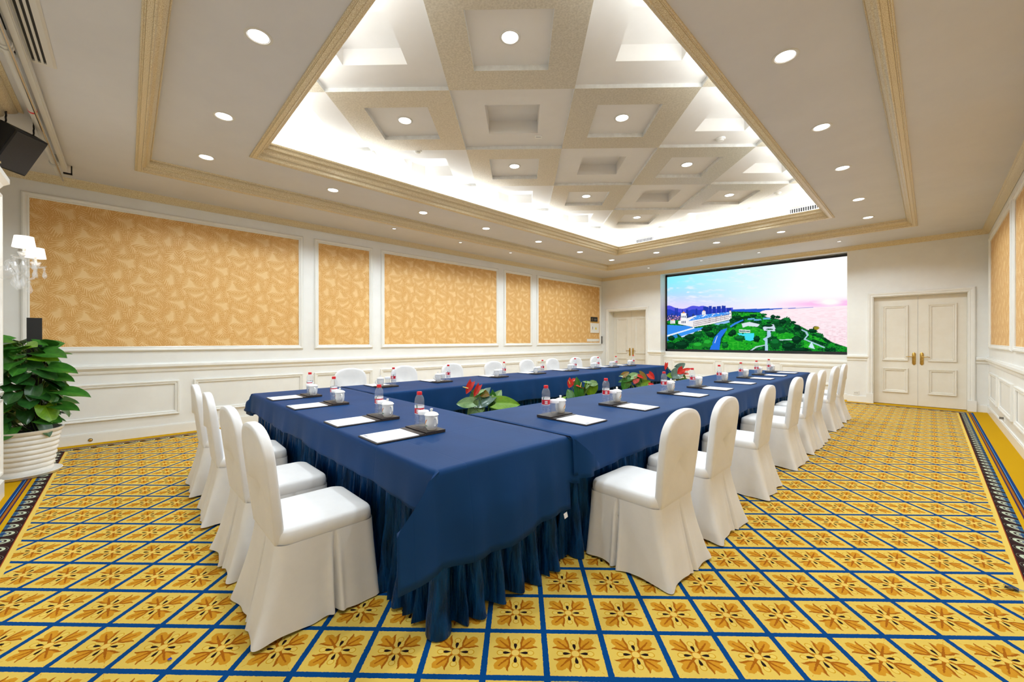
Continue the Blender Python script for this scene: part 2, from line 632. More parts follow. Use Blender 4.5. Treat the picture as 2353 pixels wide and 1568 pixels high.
LP = [(-0.84, 2.11), (2.43, 3.35), (3.66, 6.61), (6.93, 7.83), (8.15, 11.09)]
LL = [(-0.91, 0.54), (0.70, 2.18), (2.36, 3.42), (3.58, 5.04), (5.20, 6.67), (6.85, 7.90), (8.07, 9.53), (9.69, 11.17)]
wall_left = side_wall('wall_left', place_left, 'white panelled wall with five orange leaf wallpaper panels', LP, LL, XL, XL - .2)
RP = [(8.18, 10.80), (4.95, 7.87), (3.65, 4.60), (0.40, 3.30)]
RL = [(9.77, 10.90), (8.12, 9.50), (6.45, 7.86), (4.93, 6.30), (3.62, 4.70), (1.95, 3.40), (0.38, 1.80)]
wall_right = side_wall('wall_right', place_right, 'white panelled wall with orange wallpaper right of the double door', RP, RL, XR, XR + .2)

# ---- near wall with pilaster
mb = MB()
mb.box(XL, XR, YN - .2, YN, 0, 4.1)
wn = mb.obj('wall_near', M['wall'])
tag(wn, 'white wall behind the large potted plant', 'wall', kind='structure')
PX0, PX1, PY = -5.42, -4.74, -0.775
mb = MB()
mb.box(PX0, PX1, YN, PY, 0, 2.62)
mb.box(PX0 + .03, PX1, YN, PY - .03, 2.62, Z0)
pil = mb.obj('trim_1', M['trim'])
tag(pil, 'white panelled pilaster at left edge carrying the crystal sconce', 'pilaster', kind='structure')
def ring_box(m, o, z0, z1, o2=None):
    o2 = o if o2 is None else o2
    m.loops([[(PX0 - q, YN, z), (PX0 - q, PY + q, z), (PX1 + q, PY + q, z), (PX1 + q, YN, z)] for q, z in ((o, z0), (o2, z1))], None, True, True, True)
m = MB(); ring_box(m, .02, 0, .135); ring_box(m, .02, .135, .15, .005); m.obj('plinth', M['trim'], pil)
m = MB(); ring_box(m, .012, .86, .885, .02); ring_box(m, .02, .885, .9, .006); m.obj('dado_rail', M['trim'], pil)
m = MB(); ring_box(m, .005, 2.60, 2.63, .02); ring_box(m, .02, 2.63, 2.66, .05); ring_box(m, .05, 2.66, 2.70, .05); ring_box(m, .05, 2.70, 2.80, .0); m.obj('capital', M['trim'], pil)
def place_pil(a, b, h): return (a, PY + h, b)
for z0, z1 in ((.26, .78), (1.0, 2.48)):
    m = MB(); frame_sweep(m, (PX0 + .12, PX1 - .12, z0, z1), LOWF, place_pil); m.obj('panel_moulding', M['trim'], pil)
m = MB(); m.box(-5.25, -4.91, PY - .031, PY - .015, 2.9, 3.12); m.obj('gilded_ornament', M['gold'], pil)

# ---- back wall with doors and screen recess
D1X0, D1X1, D1Z = -7.22, -5.92, 2.245
D2X0, D2X1, D2Z = -0.835, 0.485, 2.215
SX0, SX1, SYB = -5.466, -1.250, 11.60
mb = MB()
mb.box(XL - .2, D1X0, YB, YB + .6, 0, 4.1)
mb.box(D1X0, D1X1, YB, YB + .6, D1Z, 4.1)
mb.box(D1X1, SX0, YB, YB + .6, 0, 4.1)
mb.box(SX0, SX1, YB + .40, YB + .6, 0, 4.1)
mb.box(SX0, SX1, YB, YB + .40, 3.26, 4.1)
mb.box(SX1, D2X0, YB, YB + .6, 0, 4.1)
mb.box(D2X0, D2X1, YB, YB + .6, D2Z, 4.1)
mb.box(D2X1, XR + .2, YB, YB + .6, 0, 4.1)
mb.box(SX0, SX1, YB + .22, YB + .40, 0, 0.99)
wb = mb.obj('wall_back', M['wall'])
tag(wb, 'white end wall with two double doors and the recessed screen', 'wall', kind='structure')
YP = YB + .22
def place_bp(a, b, h): return (a, YP - h, b)
for a0, a1 in ((-5.20, -4.03), (-3.86, -2.70), (-2.54, -1.39)):
    m = MB(); frame_sweep(m, (a0 + .055, a1 - .055, .355, .69), LOWF, place_bp); m.obj('wainscot_moulding', M['trim'], wb)
m = MB()
for xs in ((-5.85, SX0), (SX1, -0.90), (0.577, XR)):
    e0 = .05 if xs[0] > -5.9 and xs[0] < -1.2 and xs[0] != -5.85 else 0
    L = []
    for xx in xs:
        L.append([(xx, YB - h, zz) for h, zz in RAIL])
    m.loops(L, None, False, True, True)
L = [[(SX0, YB, zz), (SX0 + h, YB - h, zz)][1:][0] for h, zz in RAIL]
m.loops([[(SX0 + h, YB - h, zz) for h, zz in RAIL], [(SX0 + h, YP, zz) for h, zz in RAIL]], None, False, True, True)
m.loops([[(SX0, YB - h, zz) for h, zz in RAIL], [(SX0 + h, YB - h, zz) for h, zz in RAIL]], None, False)
m.obj('chair_rail', M['trim'], wb)
m = MB()
m.loops([[(xx, YP - h * .5, zz - .14) for h, zz in RAIL] for xx in (SX0, SX1)], None, False, True, True)
m.obj('ledge_rail', M['trim'], wb)

# ---- baseboards
def baseboard(name, boxes, label):
    m = MB()
    for b in boxes:
        m.box(*b, 0, .12)
        x0, x1, y0, y1 = b
        m.box(x0 if x0 == XL or x1 - x0 > .1 else x0 + .004, x1 - .004 if x0 == XL else x1, y0 + (.004 if y1 - y0 < .1 else 0), y1, .12, .132)
    tag(m.obj(name, M['trim']), label, 'baseboard', kind='structure')


baseboard('baseboard_left', [(XL, XL + .018, YN, YB)], 'white baseboard below the wallpapered left wall')
baseboard('baseboard_right', [(XR - .018, XR, YN, YB)], 'white baseboard below the right wall')
baseboard('baseboard_back', [(XL, -7.345, YB - .018, YB), (-5.84, SX0, YB - .018, YB), (SX1, -.905, YB - .018, YB), (.582, XR, YB - .018, YB), (SX0, SX1, YP - .018, YP)], 'white baseboard between the doors of the end wall')


# ---- doors
def door(name, x0, x1, ztop, yleaf, lab, n):
    d = empty(name, ((x0 + x1) / 2, yleaf, 0))
    tag(d, lab, 'door', kind='structure')
    cx = (x0 + x1) / 2
    hw = (x1 - x0) / 2
    c = MB()
    prof = [(0.0, 0.0), (0.0, 0.02), (0.018, 0.026), (0.03, 0.022), (0.05, 0.034), (0.075, 0.036), (0.09, 0.02), (0.09, 0.0)]
    yl = YB - yleaf
    path = [(-hw, 0.0), (-hw, ztop), (hw, ztop), (hw, 0.0)]
    sgn = [(-1, 0), (-1, 1), (1, 1), (1, 0)]
    L = []
    for (px, pz), (sx, sz) in zip(path, sgn):
        L.append([(px + sx * o, yl - h, pz + sz * o) for o, h in prof])
    c.loops(L, None, False, True, True)
    c.obj('casing', M['trim'], d)
    c = MB()
    for s in (-1, 1):
        c.box(s * (hw + .045) - .055, s * (hw + .045) + .055, yl - .046, yl, 0, .2)
    c.obj('plinth_block', M['trim'], d)
    if yl < -.02:
        c = MB()
        t = .012
        c.box(-hw, -hw + t, yl, 0.05, 0, ztop - t)
        c.box(hw - t, hw, yl, 0.05, 0, ztop - t)
        c.box(-hw, hw, yl, 0.05, ztop - t, ztop)
        c.obj('jamb_lining', M['trim'], d)
    for s in (-1, 1):
        lf = MB()
        xa, xb = sorted((s * .002, s * (hw - .013)))
        lf.box(xa, xb, 0, .045, .008, ztop - .014)
        leaf = lf.obj('door_leaf', M['door'], d)
        w = xb - xa
        def pl(a, b, h): return (a, -h, b)
        for z0, z1 in ((.25, .74), (.90, 2.02)):
            m = MB()
            in0, in1 = (xa + .13, xb - .14) if s < 0 else (xa + .14, xb - .13)
            frame_sweep(m, (in0 + .05, in1 - .05, z0 + .05, z1 - .05), LOWF, pl)
            m.add([pl(in0 + .05, z0 + .05, .003), pl(in1 - .05, z0 + .05, .003), pl(in1 - .05, z1 - .05, .003), pl(in0 + .05, z1 - .05, .003)], [(0, 1, 2, 3)])
            m.obj('panel_moulding', M['door'], leaf)
        h = MB()
        hx, hz = s * .055, .945
        out = [(-.018, -.10), (-.012, -.115), (0, -.13), (.012, -.115), (.018, -.10), (.018, .10), (.012, .115), (0, .13), (-.012, .115), (-.018, .10)]
        h.loops([[(hx + a * 1.5, -.001, hz + b) for a, b in out], [(hx + a * 1.5, -.008, hz + b) for a, b in out], [(hx + a * 1.1, -.012, hz + b * .95) for a, b in out]], None, True, False, True)
        h.tube([(hx, -.01, hz + .035), (hx, -.045, hz + .035)], .009, 10)
        h.tube([(hx, -.045, hz + .035), (hx + s * .04, -.05, hz + .037), (hx + s * .085, -.05, hz + .04), (hx + s * .115, -.048, hz + .034)], [.009, .008, .007, .005], 8)
        h.tube([(hx, -.011, hz - .06), (hx, -.016, hz - .06)], .008, 10)
        h.obj('lever_handle', M['brass'], d, smooth=True)
    return d


door('door_1', D1X0, D1X1, D1Z, YB + .30, 'narrow white double door left of the screen', 1)
door('door_2', D2X0, D2X1, D2Z, YB + .12, 'large white double door right of the screen', 2)

# ---- ceiling
ceil = empty('ceiling', (0, 0, 0))
tag(ceil, 'beige stepped ceiling around a bright coffered tray', 'ceiling', kind='structure')
M1 = (-6.33, -0.30, 0.21, 9.85)      # inner edge of first moulding
OW1 = 0.145
TR = (-5.27, -1.33, 1.20, 8.67)      # inner rim of the tray
OW2 = 0.18
def rect_o(r, o): return (r[0] - o, r[1] + o, r[2] - o, r[3] + o)
def ring_plane(m, ro, ri, z, t=.03):
    def q(r, zz): return [(r[0], r[2], zz), (r[1], r[2], zz), (r[1], r[3], zz), (r[0], r[3], zz)]
    m.loops([q(ro, z), q(ri, z), q(ri, z + t), q(ro, z + t)], None)
m = MB(); ring_plane(m, (XL - .1, XR + .1, YN - .1, YB + .1), rect_o(M1, OW1 - .01), Z0); m.obj('lower_band', M['ceil'], ceil)
m = MB(); ring_plane(m, rect_o(M1, .01), rect_o(TR, OW2 - .01), Z1); m.obj('upper_band', M['ceil'], ceil)
TW = rect_o(TR, .16)
m = MB()
m.loops([[(r[0], r[2], z), (r[1], r[2], z), (r[1], r[3], z), (r[0], r[3], z)] for r, z in ((rect_o(TR, .035), 3.565), (TW, 3.565), (TW, 4.08))], None)
m.obj('tray_wall', M['coffer'], ceil)
m = MB(); m.box(XL - .2, XR + .2, YN - .2, YB + .6, 4.06, 4.15); m.obj('slab', M['coffer'], ceil)

def place_ceil(a, b, h): return (a, b, h)
def bead(o, z, r, n=6):
    return [(o + r * math.cos(t), z - r * math.sin(t)) for t in [PI * k / n for k in range(n + 1)]]


def cove(o0, z0, o1, z1, bulge, n=7):
    """curve from (o0,z0) to (o1,z1) bowed by bulge"""
    L = []
    dx_, dz_ = o1 - o0, z1 - z0
    ln_ = math.hypot(dx_, dz_)
    for k in range(n + 1):
        f = k / n
        q = bulge * math.sin(PI * f)
        L.append((o0 + dx_ * f + q * dz_ / ln_, z0 + dz_ * f - q * dx_ / ln_))
    return L


P1 = [(OW1, Z0 + .002), (OW1, Z0 - .010)] + bead(.139, Z0 - .010, .005) + bead(.127, Z0 - .010, .004) + [(.121, Z0 - .014), (.090, Z0 - .014)] + bead(.082, Z0 - .010, .008) + \
    cove(.074, Z0 - .004, .050, Z0 + .030, .010) + [(.046, Z0 + .030), (.046, Z0 + .036)] + cove(.044, Z0 + .036, .016, Z0 + .098, -.010) + [(.016, Z0 + .104)] + bead(.010, Z0 + .106, .005) + [(.003, Z1 - .006), (0, Z1 + .001)]
m = MB(); frame_sweep(m, M1, P1, place_ceil)
tag(m.obj('trim_2', M['gold'], smooth=25), 'outer gold-leaf moulding frame stepping the beige ceiling', 'moulding', kind='structure')
P2 = [(OW2, Z1 + .002), (OW2, Z1 - .010)] + bead(.174, Z1 - .010, .005) + bead(.162, Z1 - .010, .004) + [(.156, Z1 - .015), (.120, Z1 - .015)] + bead(.112, Z1 - .010, .007) + \
    cove(.104, Z1 - .004, .082, Z1 + .030, .012) + [(.078, Z1 + .030), (.078, Z1 + .036), (.073, Z1 + .037), (.073, Z1 + .043)] + cove(.070, Z1 + .044, .034, Z1 + .088, .016) + [(.030, Z1 + .090), (.030, Z1 + .098)] + \
    cove(.028, Z1 + .099, .006, Z1 + .132, .010) + [(.002, Z1 + .135), (0, Z1 + .14), (0, Z1 + .155), (.03, Z1 + .155), (.03, Z1 + .11)]
m = MB(); frame_sweep(m, TR, P2, place_ceil)
tag(m.obj('trim_3', M['gold'], smooth=25), 'inner gold-leaf moulding rim of the lit ceiling tray', 'moulding', kind='structure')
CR = [(0, 3.245), (.006, 3.24), (.012, 3.25), (.02, 3.262), (.034, 3.285), (.052, 3.30), (.066, 3.308), (.07, 3.318), (.08, 3.322), (.084, Z0)]
m = MB()
m.loops([[place_ceil(XL + o, YN + o, z), place_ceil(XR - o, YN + o, z), place_ceil(XR - o, YB - o, z), place_ceil(XL + o, YB - o, z)] for o, z in CR], None)
tag(m.obj('trim_4', M['gold'], smooth=25), 'gold-leaf crown moulding where the walls meet the ceiling', 'moulding', kind='structure')
m = MB()
m.loops([[(PX0 - o, YN, z), (PX0 - o, PY + o, z), (PX1 + o, PY + o, z), (PX1 + o, YN, z)] for o, z in [(.0, 3.2), (.02, 3.22), (.03, 3.25), (.07, 3.28), (.09, 3.30), (.09, 3.315), (.12, 3.32), (.12, Z0)]], None)
tag(m.obj('trim_5', M['gold']), 'gold-leaf crown block on top of the left pilaster', 'moulding', kind='structure')

# coffers
CT = 1.257
U0, V0 = -0.715, 4.02
def uv2xy(u, v): return ((u - v) * S2, (u + v) * S2)
coffer_lamps = []
def coffer(i, j):
    gold = (i + j) % 2 != 0
    uc, vc = U0 + CT * (i + .5), V0 + CT * (j + .5)
    cx, cy = uv2xy(uc, vc)
    if cx < TW[0] - .9 or cx > TW[1] + .9 or cy < TW[2] - .9 or cy > TW[3] + .9:
        return
    h = CT / 2
    k = .345 if gold else .30
    m = MB()
    def sq(r, z):
        return [uv2xy(uc + a * r, vc + b * r) + (z,) for a, b in ((-1, -1), (1, -1), (1, 1), (-1, 1))]
    if gold:
        z = Z2 - .02
        m.loops([sq(h, z + .06), sq(h, z)], M['silveredge'])
        m.loops([sq(h, z), sq(k, z)], M['silverleaf'])
        m.loops([sq(k, z), sq(k, z + .05)], M['silveredge'])
        m.add(sq(k, z + .05), [(0, 1, 2, 3)], M['coffer'])
        zr = z + .05
    else:
        z = Z2 + .02
        m.loops([sq(h, z), sq(k, z), sq(k - .004, z + .15)], M['coffer'])
        m.add(sq(k - .004, z + .15), [(0, 1, 2, 3)], M['coffer'])
        zr = z + .15
    me = m.mesh('coffer_panel')
    bm = bmesh.new()
    bm.from_mesh(me)
    for co, no in (((TW[0], 0, 0), (-1, 0, 0)), ((TW[1], 0, 0), (1, 0, 0)), ((0, TW[2], 0), (0, -1, 0)), ((0, TW[3], 0), (0, 1, 0))):
        bmesh.ops.bisect_plane(bm, geom=bm.verts[:] + bm.edges[:] + bm.faces[:], plane_co=co, plane_no=no, clear_outer=True)
    ok = len(bm.faces) > 0
    bm.to_mesh(me)
    bm.free()
    if ok:
        link('coffer_panel', me, ceil)
        if gold and TR[0] + .2 < cx < TR[1] - .2 and TR[2] + .2 < cy < TR[3] - .2:
            coffer_lamps.append((cx, cy, zr))
for i in range(-6, 9):
    for j in range(-6, 9):
        coffer(i, j)

# cove light strips lying in the trough behind the rim
def area(name, loc, sx, sy, power, rot, parent, color=(.88, .95, 1.0)):
    l = bpy.data.lights.new(name, 'AREA')
    l.shape = 'RECTANGLE'
    l.size, l.size_y = sx, sy
    l.energy = power
    l.color = color
    o = link(name, l, parent)
    o.location = loc
    o.rotation_euler = rot
    return o
w_, l_ = TR[1] - TR[0], TR[3] - TR[2]
mx_, my_ = (TR[0] + TR[1]) / 2, (TR[2] + TR[3]) / 2
oc = .10
for loc, sx, sy in (((TR[0] - oc, my_, 3.585), .05, l_), ((TR[1] + oc, my_, 3.585), .05, l_), ((mx_, TR[2] - oc, 3.585), w_, .05), ((mx_, TR[3] + oc, 3.585), w_, .05)):
    area('cove_strip', loc, sx, sy, POW_COVE * max(sx, sy), (PI, 0, 0), ceil)


# ------------------------------------------------------------------ ceiling fittings
def downlight(x, y, z, label, group, power, r=.085, small=False):
    o = empty('spotlight' if small else 'downlight', (x, y, z))
    tag(o, label, 'spotlight' if small else 'downlight', group)
    if 'proto' not in downlight.__dict__:
        downlight.proto = {}
    if small not in downlight.proto:
        a = MB().lathe([(r * .80, -.001), (r * .84, -.006), (r, -.007), (r * 1.06, -.003), (r * 1.06, .003), (r * .8, .004)], 28, cap0=False, cap1=False).mesh('trim_ring', M['whitemetal'] if not small else M['steel'], True)
        b = MB().lathe([(r * .80, -.0015), (r * .6, -.004), (r * .3, -.005), (.001, -.0055)], 28, cap0=False).mesh('lens', M['smalllamp'] if small else M['lamp'], True)
        downlight.proto[small] = (a, b)
    a, b = downlight.proto[small]
    link('trim_ring', a, o)
    link('lens', b, o)
    l = bpy.data.lights.new('lamp_light', 'SPOT')
    l.energy = power * 4
    l.spot_size = math.radians(80 if small else 150)
    l.spot_blend = .8 if small else .22
    l.shadow_soft_size = r * .7
    l.color = (.82, .93, 1.0)
    lo = link('lamp_light', l, o)
    lo.location = (0, 0, -.02)
    return o


zr = Z1 + .002
ring = []
for k, yy in enumerate((2.11, 3.57, 4.94, 6.42, 7.90)):
    ring.append((-5.865, yy, f'round downlight in ceiling band above left table row, {ORD_[k]} from the near end'))
for k, xx in enumerate((-5.87, -4.62, -3.24, -2.04, -.755)):
    ring.append((xx, 9.30, f'round downlight in ceiling band before the screen wall, {ORD_[k]} from the left'))
for k, xx in enumerate((-5.83, -4.65, -3.26)):
    ring.append((xx, .667, f'round downlight in ceiling band beside the hanging loudspeaker, {ORD_[k]} from the wallpapered wall'))
for k, yy in enumerate((3.57, 5.02, 6.40, 8.00)):
    ring.append((-.757, yy, f'round downlight in ceiling band over the right chairs, {ORD_[k]} from the near end'))
for xx, yy, lab in ring + [(-2.04, .667, 'added unseen downlight in ceiling band over the head table chairs, behind the view'), (-.757, .667, 'added unseen downlight in ceiling corner above the camera'), (-.757, 2.1, 'added unseen downlight in ceiling band just ahead of the camera')]:  # last three are out of view, added by symmetry to light the room
    downlight(xx, yy, zr, lab, 'large downlights in the ceiling band', POW_RING)
coffer_lamps.sort(key=lambda c: (round(c[1], 1), c[0]))
for k, (xx, yy, zz) in enumerate(coffer_lamps):
    downlight(xx, yy, zz, f'round downlight inside a gold coffer, {ORD_[k]} counted from the near end', 'downlights in the gold coffers', POW_COFFER)
for k, yy in enumerate((3.47, 4.94, 6.36)):
    downlight(-6.68, yy, Z0, f'tiny spotlight close to the wallpapered wall, {ORD_[k]} from the near end', 'tiny spotlights in the outer ceiling', POW_SMALL, .042, True)
for k, xx in enumerate((-5.43, -4.01, -2.73, -1.29)):
    downlight(xx, 10.47, Z0, f'tiny spotlight in outer ceiling before the screen, {ORD_[k]} from the left', 'tiny spotlights in the outer ceiling', POW_SMALL, .042, True)
downlight(-3.33, YB + .1, 3.259, 'tiny spotlight set in the soffit right above the screen', None, POW_SMALL * .2, .035, True)

# smoke detectors, sign, tray grilles
def detector(px, py, z, label):
    p = on_z(px, py, z)
    o = empty('smoke_detector', (p[0], p[1], z))
    tag(o, label, 'detector', 'smoke detectors on the coffers')
    MB().lathe([(.055, 0), (.055, -.01), (.05, -.018)], 20).obj('base', M['plastic'], o, True)
    MB().lathe([(.036, -.018), (.034, -.035), (.02, -.042)], 20).obj('sensor_dome', M['plastic'], o, True)
detector(960, 346, Z2 + .02, 'small round smoke detector on the white coffer at the left')
detector(1656, 318, Z2 + .02, 'small round smoke detector on the white coffer at the right')
detector(1787, 443, Z2 + .02, 'small round smoke detector on white coffer near the far right corner')
p = on_z(1237, 314, Z2 + .02)
m = MB(); m.box(-.045, .045, -.03, .03, -.012, 0); o = m.obj('sensor_plate', M['plastic']); o.location = (p[0], p[1], Z2 + .02); o.rotation_euler = (0, 0, PI / 4)
tag(o, 'small white rectangular sensor plate on the central white coffer', 'sensor')
m = MB(); m.box(-.03, .03, -.018, -.006, -.0135, -.0125); m.obj('sensor_strip', M['greyprint'], o)
for (xa, ya), (xb, yb), lab in (((1461, 552), (1502, 548), 'slim air grille on the tray wall above the left corner of the screen'), ((1814, 491), (1881, 480), 'slim air grille on the tray wall in the far right corner')):
    a = on_y(xa, ya, TW[3] - .005); b = on_y(xb, yb, TW[3] - .005)
    g = empty('air_grille', (a[0], TW[3], 0))
    tag(g, lab, 'air grille', 'air grilles above the tray rim')
    wdt = b[0] - a[0]
    z0, z1 = 3.64, 3.73
    m = MB(); m.box(0, wdt, -.004, 0, z0, z1); m.obj('dark_opening', M['black'], g)
    m = MB(); frame_sweep(m, (.01, wdt - .01, z0 + .01, z1 - .01), [(0, .012), (.01, .012), (.012, .0)], lambda a, b, h: (a, -h, b)); m.obj('frame', M['whitemetal'], g)
    ns = int(wdt / .035)
    for q in range(ns):
        xx = .012 + (wdt - .024) * (q + .5) / ns
        m = MB(); m.box(xx - .005, xx + .005, -.012, -.003, z0 + .01, z1 - .01); m.obj('slat', M['whitemetal'], g)

# ceiling vent and rail in the near left corner
vx0, vx1, vy0, vy1 = -4.47, -3.35, -.63, -.375
vent = empty('ceiling_vent', (vx0, vy0, Z0))
tag(vent, 'cream louvred ceiling vent behind the hanging tube rail', 'vent')
m = MB(); m.box(.03, vx1 - vx0 - .03, .03, vy1 - vy0 - .03, -.003, 0); m.obj('dark_opening', M['black'], vent)
m = MB(); frame_sweep(m, (.045, vx1 - vx0 - .045, .04, vy1 - vy0 - .04), [(0, 0), (0, -.014), (.03, -.014), (.045, -.002)], lambda a, b, h: (a, b, h)); m.obj('frame', M['whitemetal'], vent)
for q in range(6):
    yy = .048 + q * .028
    m = MB(); m.box(.045, vx1 - vx0 - .045, yy, yy + .013, -.016, -.004); m.obj('slat', M['whitemetal'], vent)
rail = empty('tube_rail', (-6.9, -.525, Z0))
tag(rail, 'long white tube rail hung under the ceiling beside the vent', 'rail')
m = MB(); m.box(.1, 4.0, -.005, .035, -.075, -.03); m.box(.1, 4.0, .0, .03, -.085, -.075); m.obj('channel', M['whitemetal'], rail)
m = MB().tube([(.0, -.04, -.10), (4.0, -.04, -.10)], .026, 14); m.obj('tube', M['whitemetal'], rail, True)
m = MB().tube([(-.12, -.015, -.14), (4.0, -.015, -.14)], .009, 8); m.obj('metal_rod', M['steel'], rail, True)
for xx in (.35, 2.75):
    for dx_ in (0, .05):
        m = MB().lathe([(.034, -.012), (.038, 0), (.034, .012)], 16); o = m.obj('clamp_ring', M['whitemetal'], rail, True); o.rotation_euler = (0, PI / 2, 0); o.location = (xx + dx_, -.04, -.10)
    m = MB(); m.box(xx - .02, xx + .02, -.05, .03, -.07, 0); m.obj('bracket', M['whitemetal'], rail)
m = MB(); m.box(.02, .05, .0, .07, -.10, -.085); m.box(.02, .05, .06, .07, -.10, 0); m.obj('end_bracket', M['darkmetal'], rail)
m = MB().tube([(1.735, -.04, -.10), (1.76, -.04, -.10)], .0275, 14); m.obj('red_mark', M['redcap'], rail, True)

# hanging loudspeaker
spk_d = 3.5
sc_ = at_depth(46, 352, spk_d)
spk = empty('loudspeaker', tuple(sc_))
tag(spk, 'black wedge loudspeaker hung by chains near the left ceiling corner', 'loudspeaker')
fd = Vector((.50, .66, -.52)).normalized()
sd = fd.cross(Vector((0, 0, 1))).normalized()
ud = sd.cross(fd).normalized()
Rm = Matrix((sd, ud, fd)).transposed()
def sp(a, b, c): return tuple(Rm @ Vector((a, b, c)))
hw_, hh_, dp_ = .135, .18, .27
m = MB()
fr = [(-hw_, -hh_, 0), (hw_, -hh_, 0), (hw_, hh_, 0), (-hw_, hh_, 0)]
mid = [(-hw_, -hh_, -.12), (hw_, -hh_, -.12), (hw_, hh_, -.12), (-hw_, hh_, -.12)]
bk = [(-hw_ * .55, -hh_ * .8, -dp_), (hw_ * .55, -hh_ * .8, -dp_), (hw_ * .55, hh_ * .8, -dp_), (-hw_ * .55, hh_ * .8, -dp_)]
m.loops([[sp(*q) for q in L] for L in (fr, mid, bk)], None, True, True, True)
m.obj('cabinet', M['black'], spk)
m = MB()
g0 = [(-hw_ * .94, -hh_ * .95, 0.001), (hw_ * .94, -hh_ * .95, 0.001), (hw_ * .94, hh_ * .95, 0.001), (-hw_ * .94, hh_ * .95, 0.001)]
g1 = [(a * .96, b * .97, .016) for a, b, c in g0]
m.loops([[sp(*q) for q in L] for L in (g0, g1)], None, True, False, True)
gr = m.obj('front_grille', M['blackgrille'], spk)
m = MB(); m.add([sp(hw_ * .6, -hh_ * .8, .017), sp(hw_ * .78, -hh_ * .8, .017), sp(hw_ * .7, -hh_ * .68, .017)], [(0, 1, 2)]); m.obj('badge', M['steel'], gr)
for a in (-.10, .12):
    tp = Vector(sp(a, hh_, -.10))
    pts = []
    top = Vector((tp.x - .02, tp.y, Z0 - sc_[2]))
    for q in range(9):
        f_ = q / 8
        pts.append(tuple(tp.lerp(top, f_) + Vector((.008 * (-1) ** q, 0, 0))))
    MB().tube(pts, .006, 6).obj('chain', M['darkmetal'], spk, True)
    m = MB(); m.box(top.x - .02, top.x + .02, top.y - .02, top.y + .02, top.z - .012, top.z); m.obj('ceiling_hook', M['steel'], spk)

# crystal sconce on the pilaster
sx, sy = -5.08, PY
sc = empty('wall_sconce', (sx, sy, 1.86))
tag(sc, 'crystal wall sconce with two lit white shades on left pilaster', 'wall lamp')
m = MB().lathe([(.055, 0), (.06, .01), (.05, .025), (.03, .03)], 20); o = m.obj('back_plate', M['steel'], sc, True); o.rotation_euler = (-PI / 2, 0, 0)
m = MB().lathe([(.012, .03), (.045, .045), (.056, .07), (.05, .095), (.03, .115), (.008, .125), (.006, .145)], 20); o = m.obj('glass_bowl', M['crystal'], sc, True); o.rotation_euler = (-PI / 2, 0, 0)
drop_me = MB().lathe([(.002, .0), (.008, -.012), (.004, -.02), (.002, -.022), (.002, -.026), (.006, -.034), (.014, -.062), (.016, -.072), (.008, -.09), (.001, -.096)], 8).mesh('crystal_drop', M['crystal'])
spear_me = MB().lathe([(.002, 0), (.008, -.008), (.002, -.016), (.008, -.024), (.003, -.032), (.004, -.036), (.009, -.085), (.001, -.09)], 8).mesh('crystal_drop', M['crystal'])
for s in (-1, 1):
    ax, ay = s * .27, .205
    arm = [(0, .08, .02), (s * .03, .09, .085), (s * .07, .11, .09), (s * .12, .14, .04), (s * .18, .17, -.025), (s * .235, .195, -.01), (ax, ay, .08)]
    a = MB().tube(arm, [.010, .011, .012, .013, .012, .010, .009], 10).obj('arm', M['crystal'], sc, True)
    MB().lathe([(.006, .08), (.03, .085), (.062, .10), (.066, .106), (.03, .092), (.012, .094)], 16, (ax, ay, 0)).obj('bobeche', M['crystal'], a, True)
    MB().lathe([(.014, .094), (.022, .105), (.034, .135), (.032, .137), (.012, .11)], 16, (ax, ay, 0)).obj('candle_cup', M['crystal'], a, True)
    MB().lathe([(.008, .11), (.008, .19)], 10, (ax, ay, 0)).obj('candle_sleeve', M['whitemetal'], a, True)
    MB().lathe([(.062, .172), (.050, .258), (.049, .258), (.061, .172)], 24, (ax, ay, 0), None, False, False).obj('shade', M['shade'], sc, True)
    l = bpy.data.lights.new('lamp_light', 'POINT'); l.energy = 2.0; l.color = (1, .88, .72); l.shadow_soft_size = .03
    lo = link('lamp_light', l, sc); lo.location = (ax, ay, .22)
    for q in range(6):
        t = 2 * PI * q / 6
        o = link('crystal_drop', spear_me if q % 2 else drop_me, a); o.location = (ax + .056 * math.cos(t), ay + .056 * math.sin(t), .095)
for q, (dx_, dy_, dz_) in enumerate(((0, .14, -.02), (-.07, .13, -.0), (.07, .13, -.0), (-.13, .15, .02), (.13, .15, .02), (-.20, .18, -.03), (.20, .18, -.03))):
    o = link('crystal_drop', drop_me, sc); o.location = (dx_, dy_, dz_)
    o.scale = (1.2, 1.2, 1.2)

# ------------------------------------------------------------------ LED screen
scr = empty('led_screen', ((SX0 + SX1) / 2, SYB, 1.0))
tag(scr, 'wide wall screen showing a coastal aerial view at sunset', 'screen')
zb, zt = 1.0, 3.235
fx0, fx1 = SX0 + .002, SX1 - .002
ox, oy, oz = (SX0 + SX1) / 2, SYB, 1.0
m = MB()
t = .045
for b in ((fx0, fx1, zb, zb + t + .01), (fx0, fx1, zt - t, zt), (fx0, fx0 + t, zb, zt), (fx1 - t * .4, fx1, zb, zt)):
    m.box(b[0] - ox, b[1] - ox, -.03, .045, b[2] - oz, b[3] - oz)
m.obj('frame', M['black'], scr)


